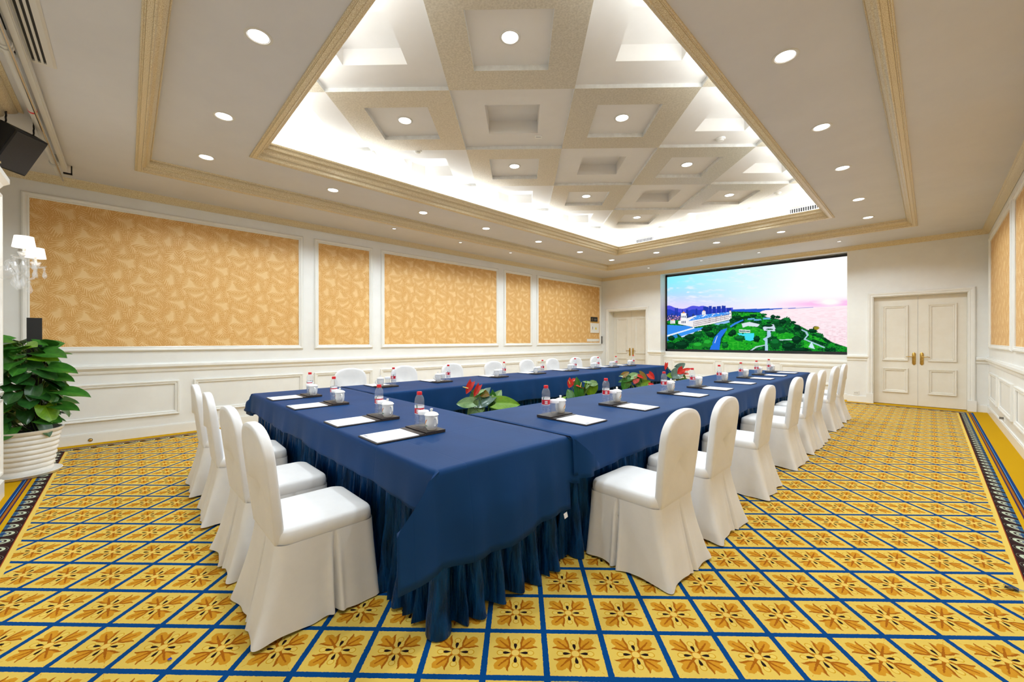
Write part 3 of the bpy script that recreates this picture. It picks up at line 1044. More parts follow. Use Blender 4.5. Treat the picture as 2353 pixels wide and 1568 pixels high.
def paint_screen(nx, nz, x0, x1, z0, z1):
    xs = np.linspace(x0, x1, nx)
    zs = np.linspace(z0, z1, nz)
    XX, ZZ = np.meshgrid(xs, zs)
    px = np.zeros_like(XX); py = np.zeros_like(XX)
    v = np.stack([XX, np.full_like(XX, SYB - .012), ZZ], -1) - CAM
    d = v @ FWD
    px = (1176.5 + FOC * (v @ RGT) / d - 1520) * 5.348
    py = (784 - FOC * (v @ UPV) / d - 570) * 5.348
    rng = np.random.RandomState(3)
    img = np.zeros(XX.shape + (3,))

    def srgb(*c): return np.array(lin(*c)[:3])

    def vnoise(sx, sy, seed):
        r = np.random.RandomState(seed).rand(64, 64)
        fx, fy = px / sx, py / sy
        ix, iy = np.floor(fx).astype(int), np.floor(fy).astype(int)
        tx, ty = fx - ix, fy - iy
        tx, ty = tx * tx * (3 - 2 * tx), ty * ty * (3 - 2 * ty)
        g = lambda a, b: r[a % 64, b % 64]
        return (g(ix, iy) * (1 - tx) + g(ix + 1, iy) * tx) * (1 - ty) + (g(ix, iy + 1) * (1 - tx) + g(ix + 1, iy + 1) * tx) * ty

    def blend(mask, c):
        mask = np.clip(mask, 0, 1)[..., None]
        nonlocal img
        img = img * (1 - mask) + np.asarray(c) * mask

    def sm(a, b, x): return np.clip((x - a) / (b - a), 0, 1)

    def poly(pts):
        inside = np.zeros(px.shape, bool)
        n = len(pts)
        for i in range(n):
            x1_, y1_ = pts[i]; x2_, y2_ = pts[(i + 1) % n]
            if y1_ == y2_:
                continue
            c = ((y1_ > py) != (y2_ > py)) & (px < (x2_ - x1_) * (py - y1_) / (y2_ - y1_) + x1_)
            inside ^= c
        return inside.astype(float)

    def blob(x, y, rx, ry, seed=0):
        return (((px - x) / rx) ** 2 + ((py - y) / ry) ** 2 + (vnoise(9, 9, seed) - .5) * .7 < 1).astype(float)
    # sky
    img[:] = srgb(140, 236, 250)
    tx = sm(100, 1700, px + (py - 400) * .4)
    blend(tx, srgb(252, 252, 250))
    blend(sm(420, 720, py) * (1 - sm(300, 1100, px)) * .9, srgb(196, 200, 252))
    blend(sm(560, 740, py) * .55, srgb(250, 226, 246))
    blend(np.exp(-((py - 700 + (px - 1200) * .02) / 45.) ** 2) * sm(1300, 2000, px), srgb(248, 168, 232))
    blend(np.exp(-(((px - 2070) / 130.) ** 2 + ((py - 665) / 42.) ** 2)) * 1.3, srgb(255, 253, 246))
    cl = vnoise(120, 26, 7) * .6 + vnoise(40, 12, 8) * .4
    blend(sm(.55, .8, cl) * np.exp(-(((px - 330) / 170.) ** 2 + ((py - 540 - (px - 330) * .25) / 45.) ** 2)) * 1.3, srgb(252, 250, 254))
    blend(sm(.55, .85, cl) * .35 * (py < 690), srgb(254, 244, 250))
    # far hills, towers
    hill = 742 - 26 * np.exp(-((px - 90) / 60) ** 2) - 30 * np.exp(-((px - 380) / 70) ** 2) - 24 * np.exp(-((px - 520) / 60) ** 2) - 8 * np.sin(px / 60)
    blend((py > hill) * (px < 880), srgb(82, 84, 220))
    blend((py > hill + 45) * (px < 880), srgb(40, 70, 190))
    for a, b, tpy in ((515, 575, 722), (580, 620, 714), (628, 668, 722), (680, 732, 716), (738, 790, 710), (800, 856, 735), (165, 180, 740), (183, 200, 738), (250, 262, 760), (300, 330, 755), (420, 440, 745)):
        blend(poly([(a, tpy), (b, tpy), (b, 830), (a, 830)]), srgb(34, 58, 168))
    blend((py > 800 + vnoise(14, 14, 21) * 60) * (px < 520) * .8, srgb(40, 60, 90))
    blend((vnoise(10, 8, 22) > .6) * (py > 830) * (py < 900) * (px < 260), srgb(220, 160, 200))
    # sea and land
    blend(poly([(860, 760), (1400, 742), (1980, 728), (2400, 700), (2400, 1400), (860, 1400)]), srgb(250, 234, 240))
    blend(sm(.45, .75, vnoise(46, 7, 31)) * (py > 735 + (2200 - px) * .02) * .45 * (px > 1100), srgb(248, 210, 220))
    blend(sm(.5, .8, vnoise(30, 5, 33)) * sm(800, 1150, py) * .5 * (px > 1500), srgb(214, 160, 170))
    blend(poly([(860, 756), (1000, 752), (1300, 745), (1700, 736), (1970, 728), (1900, 734), (1500, 748), (1250, 770), (1210, 790), (860, 790)]), srgb(40, 90, 200))
    land = [(60, 900), (500, 860), (870, 780), (1205, 790), (1290, 850), (1420, 870), (1600, 920), (1690, 950), (1800, 1010), (1900, 1030), (1990, 1090), (2100, 1160), (2400, 1260), (2400, 1400), (0, 1400), (0, 900)]
    blend(poly(land), srgb(20, 110, 44))
    L = poly(land)
    g = vnoise(70, 36, 41) * .5 + vnoise(24, 14, 42) * .3 + vnoise(9, 7, 43) * .2
    blend(L * sm(.5, .62, g), srgb(24, 150, 40))
    blend(L * sm(.56, .42, g) * .9, srgb(8, 56, 30))
    blend(L * (vnoise(10, 7, 44) > .62) * .75, srgb(6, 44, 26))
    blend(L * (vnoise(6, 5, 47) > .78) * .6, srgb(40, 150, 60))
    for pts in ([(700, 1260), (800, 1010), (1000, 930), (1270, 1010), (1290, 1180), (1050, 1260)], [(1350, 1060), (1480, 1020), (1620, 1060), (1640, 1120), (1450, 1130)], [(1750, 1130), (1900, 1170), (2010, 1230), (1750, 1250)], [(1780, 1050), (1960, 1110), (2050, 1180), (1830, 1110)], [(940, 800), (1210, 800), (1230, 840), (960, 850)]):
        blend(poly(pts) * (vnoise(30, 20, 45) > .2), srgb(28, 158, 36))
        blend(poly(pts) * (vnoise(20, 12, 46) > .62) * .6, srgb(60, 190, 50))
    # glass roofs, buildings
    blend(poly([(60, 945), (330, 960), (400, 985), (60, 1090)]), srgb(56, 140, 236))
    blend(poly([(190, 1050), (300, 1000), (510, 975), (500, 1000), (260, 1100)]), srgb(60, 150, 240))
    blend(poly([(60, 1075), (400, 975), (405, 990), (60, 1095)]), srgb(230, 240, 250))
    blend(poly([(240, 1088), (500, 1003), (505, 1012), (250, 1100)]), srgb(214, 230, 245))
    blend(poly([(60, 1095), (190, 1060), (200, 1100), (60, 1150)]), srgb(40, 130, 200))
    blend(poly([(205, 900), (420, 830), (840, 788), (860, 830), (840, 880), (620, 935), (390, 975), (330, 960), (205, 935)]), srgb(240, 238, 240))
    blend(poly([(330, 900), (430, 830), (840, 785), (835, 820), (640, 850), (390, 890)]), srgb(70, 150, 240))
    blend((vnoise(16, 9, 51) > .72) * poly([(330, 890), (430, 830), (840, 785), (835, 815), (640, 845), (390, 880)]), srgb(236, 240, 248))
    for q in range(28):
        for r in range(3):
            xx = 392 + q * 16.2
            yy = 908 - q * 3.6 + r * 22
            blend(poly([(xx, yy), (xx + 9, yy - 2), (xx + 9, yy + 11), (xx, yy + 13)]), srgb(110, 84, 92))
    for bx, bt, bw, bh in ((240, 800, 66, 140), (110, 890, 55, 40), (500, 775, 40, 50), (833, 775, 24, 90)):
        blend(poly([(bx, bt), (bx + bw, bt), (bx + bw + 4, bt + bh), (bx - 4, bt + bh)]), srgb(244, 243, 244))
        blend(poly([(bx + bw * .15, bt + 2), (bx + bw * .5, bt - bw * .3), (bx + bw * .85, bt + 2)]), srgb(226, 150, 70))
        for q in range(3):
            blend(poly([(bx + bw * (.12 + .3 * q), bt + bh * .25), (bx + bw * (.28 + .3 * q), bt + bh * .25), (bx + bw * (.28 + .3 * q), bt + bh * .42), (bx + bw * (.12 + .3 * q), bt + bh * .42)]), srgb(80, 100, 140))
            blend(poly([(bx + bw * (.12 + .3 * q), bt + bh * .7), (bx + bw * (.28 + .3 * q), bt + bh * .7), (bx + bw * (.28 + .3 * q), bt + bh * .9), (bx + bw * (.12 + .3 * q), bt + bh * .9)]), srgb(90, 100, 130))
    blend(poly([(640, 935), (830, 890), (840, 915), (700, 950)]), srgb(140, 190, 240))
    # road, paths, plaza, pool
    blend(poly([(590, 1260), (650, 1100), (730, 1010), (805, 985), (800, 1010), (730, 1110), (710, 1260)]), srgb(40, 116, 226))
    blend(poly([(650, 1170), (658, 1170), (690, 1080), (684, 1080)]), srgb(220, 236, 250))
    blend(poly([(840, 960), (900, 920), (1000, 880), (1010, 890), (900, 945), (850, 980)]), srgb(56, 130, 230))
    blend(poly([(985, 930), (1080, 910), (1210, 940), (1180, 970), (1060, 960), (1000, 980)]), srgb(214, 226, 236))
    blend(poly([(1245, 980), (1290, 940), (1380, 940), (1405, 1000), (1395, 1025), (1260, 1015)]), srgb(206, 222, 238))
    blend(poly([(1300, 1020), (1340, 1020), (1345, 1090), (1300, 1110), (1310, 1265), (1272, 1265), (1275, 1150), (1245, 1120), (1295, 1090)]), srgb(170, 206, 232))
    blend(poly([(1340, 1130), (1620, 1120), (1620, 1132), (1340, 1142)]), srgb(190, 216, 226))
    blend(poly([(1725, 1000), (1790, 1030), (1810, 1070), (1770, 1120), (2010, 1220), (2000, 1232), (1745, 1125), (1785, 1075), (1765, 1035), (1715, 1010)]), srgb(168, 206, 222))
    blend(poly([(1090, 1260), (1160, 1210), (1270, 1190), (1270, 1200), (1170, 1225), (1110, 1265)]), srgb(180, 210, 220))
    blend(poly([(930, 1050), (1140, 1050), (1140, 1130), (1090, 1145), (1020, 1130)]), srgb(70, 220, 240))
    blend(poly([(950, 1000), (1090, 1010), (1090, 1045), (955, 1040)]), srgb(220, 230, 226))
    blend(poly([(955, 1015), (1085, 1022), (1085, 1032), (958, 1028)]), srgb(40, 90, 90))
    blend(poly([(1845, 1150), (1885, 1245), (1805, 1220)]), srgb(200, 232, 244))
    for a, b in ((1060, 880), (1140, 890), (1250, 875)):
        blend(poly([(a, b - 14), (a + 80, b - 18), (a + 90, b), (a - 5, b + 6)]), srgb(100, 170, 214))
    # trees
    r2 = random.Random(5)
    dk, md, lt = srgb(8, 48, 26), srgb(14, 84, 36), srgb(30, 130, 40)
    spots = [(1540, 890, 56, 40), (1370, 845, 32, 22), (1430, 850, 32, 18), (1410, 900, 50, 28), (1490, 905, 44, 28), (1670, 980, 40, 34), (1460, 1010, 66, 44), (1900, 985, 36, 24), (1860, 1020, 60, 26), (1940, 1075, 50, 28), (1620, 915, 36, 16), (600, 1065, 46, 34), (700, 985, 40, 26), (120, 1110, 40, 30), (880, 1040, 40, 34), (960, 1110, 70, 34), (1170, 1120, 40, 40), (1660, 1130, 60, 44), (1400, 1170, 70, 60), (1560, 1210, 90, 44), (560, 1000, 70, 26), (450, 1060, 60, 40), (350, 1100, 60, 40), (250, 1190, 90, 50), (450, 1200, 70, 44), (570, 1170, 60, 50), (110, 1210, 60, 50), (780, 1200, 40, 40), (850, 1060, 36, 30), (940, 860, 60, 28), (1000, 1050, 10, 10), (1320, 920, 30, 14), (1310, 955, 60, 16), (1330, 1000, 50, 8), (2040, 1250, 40, 20), (1700, 1250, 120, 24), (750, 960, 60, 28), (1050, 850, 50, 16), (1130, 830, 50, 16), (1260, 820, 40, 14)]
    for k, (a, b, rx, ry) in enumerate(spots):
        c = lt if k in (23, 24, 25) and k != 23 else (dk if k % 3 else md)
        if 1000 < a < 1010:
            continue
        blend(blob(a, b, rx, ry, 60 + k), c)
        blend(blob(a - rx * .1, b - ry * .35, rx * .7, ry * .45, 130 + k), c * 1.9)
    blend(blob(1905, 985, 34, 20, 199), srgb(150, 140, 40))
    return img


nx, nz = 460, 250
img = paint_screen(nx, nz, fx0 + t, fx1 - t * .4, zb + t + .01, zt - t)
xs = np.linspace(fx0 + t, fx1 - t * .4, nx) - ox
zs = np.linspace(zb + t + .01, zt - t, nz) - oz
XX, ZZ = np.meshgrid(xs, zs)
V = np.stack([XX, np.full_like(XX, -.012), ZZ], -1).reshape(-1, 3)
idx = np.arange(nx * nz).reshape(nz, nx)
Fq = np.stack([idx[:-1, :-1], idx[:-1, 1:], idx[1:, 1:], idx[1:, :-1]], -1).reshape(-1, 4)
me = bpy.data.meshes.new('display_panel')
me.from_pydata(V.tolist(), [], Fq.tolist())
at = me.color_attributes.new('picture', 'FLOAT_COLOR', 'POINT')
at.data.foreach_set('color', np.concatenate([img.reshape(-1, 3), np.ones((nx * nz, 1))], 1).astype(np.float32).ravel())
dm = bpy.data.materials.new('display_picture')
dm.use_nodes = True
nt = dm.node_tree
nt.nodes.remove(nt.nodes['Principled BSDF'])
an = nt.nodes.new('ShaderNodeVertexColor'); an.layer_name = 'picture'
en = nt.nodes.new('ShaderNodeEmission'); en.inputs[1].default_value = SCREEN_E
nt.links.new(an.outputs[0], en.inputs[0])
nt.links.new(en.outputs[0], nt.nodes['Material Output'].inputs[0])
me.materials.append(dm)
link('display_panel', me, scr)

# ------------------------------------------------------------------ tables
ZT = 0.75
HEAD = (-5.00, -1.50, 0.98, 1.87)
LEFT = (-5.00, -4.09, 1.89, 8.62)
RIGHT = (-2.44, -1.48, 1.89, 8.62)


def table(name, r, label):
    x0, x1, y0, y1 = r
    t = empty(name, ((x0 + x1) / 2, (y0 + y1) / 2, 0))
    tag(t, label, 'table', 'conference tables set in a U')
    hx, hy = (x1 - x0) / 2 - .01, (y1 - y0) / 2 - .01
    m = MB(); m.box(-hx, hx, -hy, hy, ZT - .045, ZT - .006); m.obj('tabletop', M['graphite'], t)
    n = max(2, int(round(max(hx, hy) * 2 / 1.8)) + 1)
    for k in range(n):
        f = -1 + 2 * k / (n - 1)
        for s in (-1, 1):
            px, py = (f * (hx - .12), s * (hy - .14)) if hx > hy else (s * (hx - .14), f * (hy - .12))
            MB().tube([(px, py, 0), (px, py, ZT - .045)], .016, 10).obj('leg', M['steel'], t, True)


table('conference_table', HEAD, 'short head table under navy cloth nearest the camera')
table('conference_table', LEFT, 'long left table row under navy cloth before the wallpapered wall')
table('conference_table', RIGHT, 'long right table row under navy cloth leading to the screen')


def cloth(r, drops, mat, seed, label, keep=None, corners={}, step=.03, rip=.014, rip_end=.0):
    x0, x1, y0, y1 = r
    dx0, dx1, dy0, dy1 = drops
    rn = random.Random(seed)
    ph = [rn.uniform(0, 6.28) for _ in range(8)]

    DO = [.004, .012, .022, .035] + [.035 + step * (k + 1) for k in range(20)]

    def axis(a0, a1, d0, d1):
        L = []
        if d0 > 0:
            L += [a0 - d for d in DO if d < d0 - .006] + [a0 - d0]
        n = int((a1 - a0) / .05); L += [a0 + (a1 - a0) * k / n for k in range(n + 1)]
        if d1 > 0:
            L += [a1 + d for d in DO if d < d1 - .006] + [a1 + d1]
        return sorted(set(round(q, 5) for q in L))
    A, B = axis(x0, x1, dx0, dx1), axis(y0, y1, dy0, dy1)
    R = .022

    def wave(s, k):
        return (math.sin(s * 9.0 + ph[k]) * .5 + math.sin(s * 21 + ph[k + 1]) * .35 + math.sin(s * 37 + ph[(k + 2) % 8]) * .25)
    V, ok = [], []
    for b in B:
        for a in A:
            ca, cb = min(max(a, x0), x1), min(max(b, y0), y1)
            ex, ey = a - ca, b - cb
            if ex == 0 and ey == 0:
                z = ZT + .0012 * math.sin(a * 7 + ph[0]) * math.sin(b * 9 + ph[1])
                V.append((a, b, z))
            elif ex == 0 or ey == 0:
                e = abs(ex) + abs(ey)
                k = 0 if ex else 3
                s = b if ex else a
                lo, hi = (y0, y1) if ex else (x0, x1)
                w = min(1, max(0, min(s - lo, hi - s) / .12))
                if e < R * 1.57:
                    an = e / R
                    o, dz = R * math.sin(an), R * (1 - math.cos(an))
                else:
                    h = e - R * 1.57
                    rr = rip + (rip_end if ex > 0 else 0)
                    o, dz = R + .05 * h + rr * w * min(1, h / .2) * (1 + wave(s, k)), R + h * (1 + (.05 * math.sin(s * 5.3 + ph[k]) * w if h > .1 else 0))
                V.append((ca + math.copysign(o, ex) if ex else ca, cb + math.copysign(o, ey) if ey else cb, ZT - dz))
            else:
                sx_, sy_ = math.copysign(1, ex), math.copysign(1, ey)
                mode = corners.get((int(sx_), int(sy_)), 'x')
                e1, e2 = (abs(ex), abs(ey)) if mode == 'x' else (abs(ey), abs(ex))
                # excess cloth folds into the plane of side 'mode': flat part, then folded back behind it
                if e1 >= e2:
                    dn, sd_, o = e1, e2, R + .05 * e1 + (.07 if (sx_ > 0 and sy_ > 0) else .025) * math.sin(PI * min(1, e2 / .12) / 2)
                else:
                    dn, sd_, o = e2, e1, min(1, e1 / .03) * (R + .05 * e1) + .004
                dn = dn * min(1, dn / .04) ** .3
                if mode == 'x':
                    V.append((ca + sx_ * o, cb + sy_ * (R * min(1, dn / .03) + sd_), ZT - dn))
                else:
                    V.append((ca + sx_ * (R * min(1, dn / .03) + sd_), cb + sy_ * o, ZT - dn))
            ok.append(keep is None or keep(a, b, ex, ey))
    n = len(A)
    F = []
    for j in range(len(B) - 1):
        for i in range(n - 1):
            q = (j * n + i, j * n + i + 1, (j + 1) * n + i + 1, (j + 1) * n + i)
            if all(ok[t] for t in q):
                am, bm_ = (A[i] + A[i + 1]) / 2, (B[j] + B[j + 1]) / 2
                if (am < x0 or am > x1) and (bm_ < y0 or bm_ > y1):
                    if (am < x0) == (bm_ < y0):
                        F += [(q[0], q[1], q[2]), (q[0], q[2], q[3])]
                    else:
                        F += [(q[0], q[1], q[3]), (q[1], q[2], q[3])]
                else:
                    F.append(q)
    m = MB(); m.add(V, F)
    o = m.obj('tablecloth', mat, None, 70)
    md = o.modifiers.new('thickness', 'SOLIDIFY'); md.thickness = .003; md.offset = 1
    tag(o, label, 'tablecloth', 'navy tablecloths')
    return o


ch = cloth(HEAD, (.24, .43, .20, .26), M['clothhead'], 3, 'navy blue cloth over the head table, long corner drop nearest the camera',
           keep=lambda a, b, ex, ey: not (ey > 0 and not (-4.05 <= a <= -2.47) and not (ex > 0 and ey <= .215 - max(0, ex - .215) * 2.6)),
           corners={(1, -1): 'x', (1, 1): 'x', (-1, -1): 'y'}, rip_end=.016)
m = MB(); m.add([(-1.452, 1.80, .325), (-1.452, 1.83, .33), (-1.448, 1.835, .30), (-1.448, 1.805, .295)], [(0, 1, 2, 3)])
m.obj('care_tag', M['paper'], ch)
cloth(LEFT, (.26, .32, 0, .25), M['clothside'], 8, 'navy blue cloth over the long table before the wallpapered wall')
cloth(RIGHT, (.32, .24, 0, .25), M['clothside'], 12, 'navy blue cloth over the long table beside the right chairs',
      corners={(1, 1): 'x', (-1, 1): 'x'})


def skirt(r, label, seed, flare=.045, amp=.026, sides=('y0', 'x1', 'y1', 'x0')):
    x0, x1, y0, y1 = r
    i = .03
    x0, x1, y0, y1 = x0 + i, x1 - i, y0 + i, y1 - i
    rn = random.Random(seed)
    pts = []
    rc = .05
    per = [((x0 + rc, y0), (x1 - rc, y0), (0, -1)), ((x1, y0 + rc), (x1, y1 - rc), (1, 0)), ((x1 - rc, y1), (x0 + rc, y1), (0, 1)), ((x0, y1 - rc), (x0, y0 + rc), (-1, 0))]
    names = ['y0', 'x1', 'y1', 'x0']
    st = .0105
    for k, (a, b, nrm) in enumerate(per):
        L = math.dist(a, b)
        n = int(L / st)
        for q in range(n):
            f = q / n
            pts.append((a[0] + (b[0] - a[0]) * f, a[1] + (b[1] - a[1]) * f, nrm[0], nrm[1]))
        cx, cy = [(x1 - rc, y0 + rc), (x1 - rc, y1 - rc), (x0 + rc, y1 - rc), (x0 + rc, y0 + rc)][k]
        t0 = [-PI / 2, 0, PI / 2, PI][k]
        for q in range(8):
            t = t0 + PI / 2 * q / 8
            pts.append((cx + rc * math.cos(t), cy + rc * math.sin(t), math.cos(t), math.sin(t)))
    zs = [.005, .03, .08, .15, .25, .36, .47, .56, .64, .70]
    N = len(pts)
    # irregular pleats
    phase = []
    p = 0
    pl = rn.uniform(.05, .16)
    amps, skew = [], []
    am, sk_ = rn.uniform(.6, 1.2), rn.uniform(-1, 1)
    for q in range(N):
        p += st / pl
        if p >= 1:
            p -= 1
            pl = rn.uniform(.045, .10) if rn.random() < .6 else rn.uniform(.10, .17)
            am = rn.uniform(.45, 1.0) + pl * 3
            sk_ = rn.uniform(-1, 1)
        phase.append(p); amps.append(am); skew.append(sk_)
    L = []
    for z in zs:
        f = 1 - z / .70
        loop = []
        for q in range(N):
            x, y, nx_, ny_ = pts[q]
            ph = phase[q]
            w = 1 - 2 * abs(math.cos(PI * (ph + .10 * math.sin(2 * PI * ph) * skew[q] + .02 * math.sin(z * 9 + q * .05)))) ** 2.2
            o = (.35 + .65 * f) * amp * amps[q] * w + flare * f * f * (.55 + .45 * w) + .005 * math.sin(q * .35 + z * 31 + skew[q] * 4) * f
            loop.append((x + nx_ * o, y + ny_ * o, z + (.006 * (1 + math.sin(q * .13)) if z < .02 else 0)))
        L.append(loop)
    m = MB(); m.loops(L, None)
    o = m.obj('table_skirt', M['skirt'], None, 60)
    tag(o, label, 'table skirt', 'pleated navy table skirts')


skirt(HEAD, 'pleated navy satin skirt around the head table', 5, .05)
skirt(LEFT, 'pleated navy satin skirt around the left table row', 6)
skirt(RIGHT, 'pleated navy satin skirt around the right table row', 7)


# ------------------------------------------------------------------ chairs
def rrect(hx, hy, r, n=12, cy=0.0):
    P = []
    for k, (sx_, sy_) in enumerate(((1, -1), (1, 1), (-1, 1), (-1, -1))):
        t0 = [-PI / 2, 0, PI / 2, PI][k]
        for q in range(n):
            t = t0 + PI / 2 * q / (n - 1)
            P.append((sx_ * (hx - r) + r * math.cos(t), cy + sy_ * (hy - r) + r * math.sin(t)))
    return P


def resample(P, N):
    P = P + [P[0]]
    d = [0]
    for a, b in zip(P, P[1:]):
        d.append(d[-1] + math.dist(a, b))
    T_ = d[-1]
    out, k = [], 0
    for q in range(N):
        s = T_ * q / N
        while d[k + 1] < s:
            k += 1
        f = (s - d[k]) / max(1e-9, d[k + 1] - d[k])
        out.append((P[k][0] + (P[k + 1][0] - P[k][0]) * f, P[k][1] + (P[k + 1][1] - P[k][1]) * f))
    return out


def chair_meshes(seed):
    """chair faces +Y, origin on the floor under the seat"""
    rn = random.Random(seed)
    seat = MB()
    L = []
    for k, z in ((.02, .474), (.4, .474), (.72, .471), (.90, .465), (.955, .459), (.985, .449), (1.0, .43), (1.005, .405), (.995, .398), (.99, .375)):
        L.append([(a * k, b * k + .0, z + (.010 * max(0, b) if k < .9 else 0)) for a, b in rrect(.222, .225, .06, 10, .0)])
    seat.loops(L, None, True, True, False)
    m_seat = seat.mesh('seat', M['chaircloth'], 60)
    # skirt
    N = 320
    base = resample(rrect(.224, .227, .05, 12, 0), N)
    low = resample(rrect(.248, .272, .03, 12, -.03), N)
    hdr = [.40, .385, .37, .34, .30, .25, .20, .15, .10, .06, .03, .006]
    ph = [rn.uniform(0, 6.28) for _ in range(6)]
    L = []
    cen = (0, 0)
    for z in hdr:
        f = 1 - (z - .006) / .394
        loop = []
        for q in range(N):
            g = f ** 1.15
            x = base[q][0] * (1 - g) + low[q][0] * g
            y = base[q][1] * (1 - g) + low[q][1] * g
            s = q / N
            d = math.hypot(x, y)
            nx_, ny_ = x / d, y / d
            an = math.atan2(y, x)
            o = f * (.008 * math.sin(an * 4 + ph[0]) + .005 * math.sin(an * 9 + ph[1]) + .002 * math.sin(an * 17 + ph[2]))
            for a0, wd, dep in ((0.10, .032, .055), (PI - .10, .032, .055), (-PI / 2 + .14, .030, .06)):
                da = (an - a0 + PI) % (2 * PI) - PI
                o -= dep * min(1, f * 1.6) * math.exp(-(da / wd) ** 2)
                o += .012 * f * math.exp(-((abs(da) - wd * 2.6) / (wd * 1.4)) ** 2)
            for a0 in (-PI / 4 - .12, -3 * PI / 4 + .12):
                da = (an - a0 + PI) % (2 * PI) - PI
                o += .035 * f ** 2 * math.exp(-(da / .12) ** 2)
            zz = z + (.006 * (1 + math.sin(an * 7 + ph[3])) if z < .05 else 0)
            loop.append((x + nx_ * o, y + ny_ * o, zz))
        L.append(loop)
    sk = MB(); sk.loops(L, None)
    m_sk = sk.mesh('skirt', M['chaircloth'], 75)
    # back
    out = []
    zb_, zt_ = .40, .93
    nS = 14
    def halfw(z):
        f = (z - zb_) / (zt_ - zb_)
        return .196 + .026 * math.sin(min(1, f / .62) * PI / 2)
    zc = .775
    for q in range(nS):
        z = zb_ + (zc - zb_) * q / nS
        out.append((halfw(z), z))
    a, b = halfw(zc), zt_ - zc
    for q in range(17):
        t = PI / 2 * q / 16
        ee = .86
        out.append((a * math.cos(t) ** ee if q < 16 else 0.0, zc + b * math.sin(t) ** ee))
    full = out + [(-x, z) for x, z in out[::-1][1:]]
    lean = .11
    def yb(z): return -.205 - lean * (z - .42)
    def lay(k, dy, zk):
        cz = .66
        return [(x * k, yb(z) + dy, cz + (z - cz) * zk) for x, z in full]
    L = [lay(.05, .022, .1), lay(.55, .022, .6), lay(.88, .020, .91), lay(.965, .016, .978), lay(.993, .010, .996), lay(1.0, .0, 1.0), lay(1.0, -.018, 1.0), lay(.992, -.026, .995), lay(.972, -.029, .985), lay(.85, -.030, .90), lay(.5, -.030, .55), lay(.05, -.030, .1)]
    bk_ = MB(); bk_.loops(L, None, True, True, True)
    m_bk = bk_.mesh('backrest', M['chaircloth'], 60)
    return m_seat, m_sk, m_bk


CH = [chair_meshes(s) for s in (1, 2, 3)]


def chair(x, y, rz, label, group, k):
    c = empty('banquet_chair', (x, y, 0), rz)
    tag(c, label, 'chair', group)
    ms, mk, mbk = CH[k % 3]
    link('seat_cover', ms, c)
    link('skirt', mk, c)
    link('backrest_cover', mbk, c)
    return c


rj = random.Random(11)
for k, yy in enumerate((2.28, 2.98, 4.00, 5.10, 5.90, 6.50, 7.57, 8.45)):
    chair(-1.235, yy, PI / 2 + rj.uniform(-.05, .05), f'white-covered chair at right table row, {ORD_[k]} from the camera', 'white-covered chairs of the right row', k)
for k, xx in enumerate((-2.22, -2.88, -3.74, -4.50)):
    chair(xx, .70, rj.uniform(-.04, .04), f'white-covered chair at head table, {ORD_[k]} from the camera', 'white-covered chairs of the head table', k + 1)
for k, yy in enumerate((2.25, 3.10, 4.00, 4.92, 5.83, 6.62, 7.44, 8.22)):
    chair(-5.38, yy, -PI / 2 + rj.uniform(-.05, .05), f'white-covered chair behind left table row, {ORD_[k]} from the head table', 'white-covered chairs of the left row', k + 2)


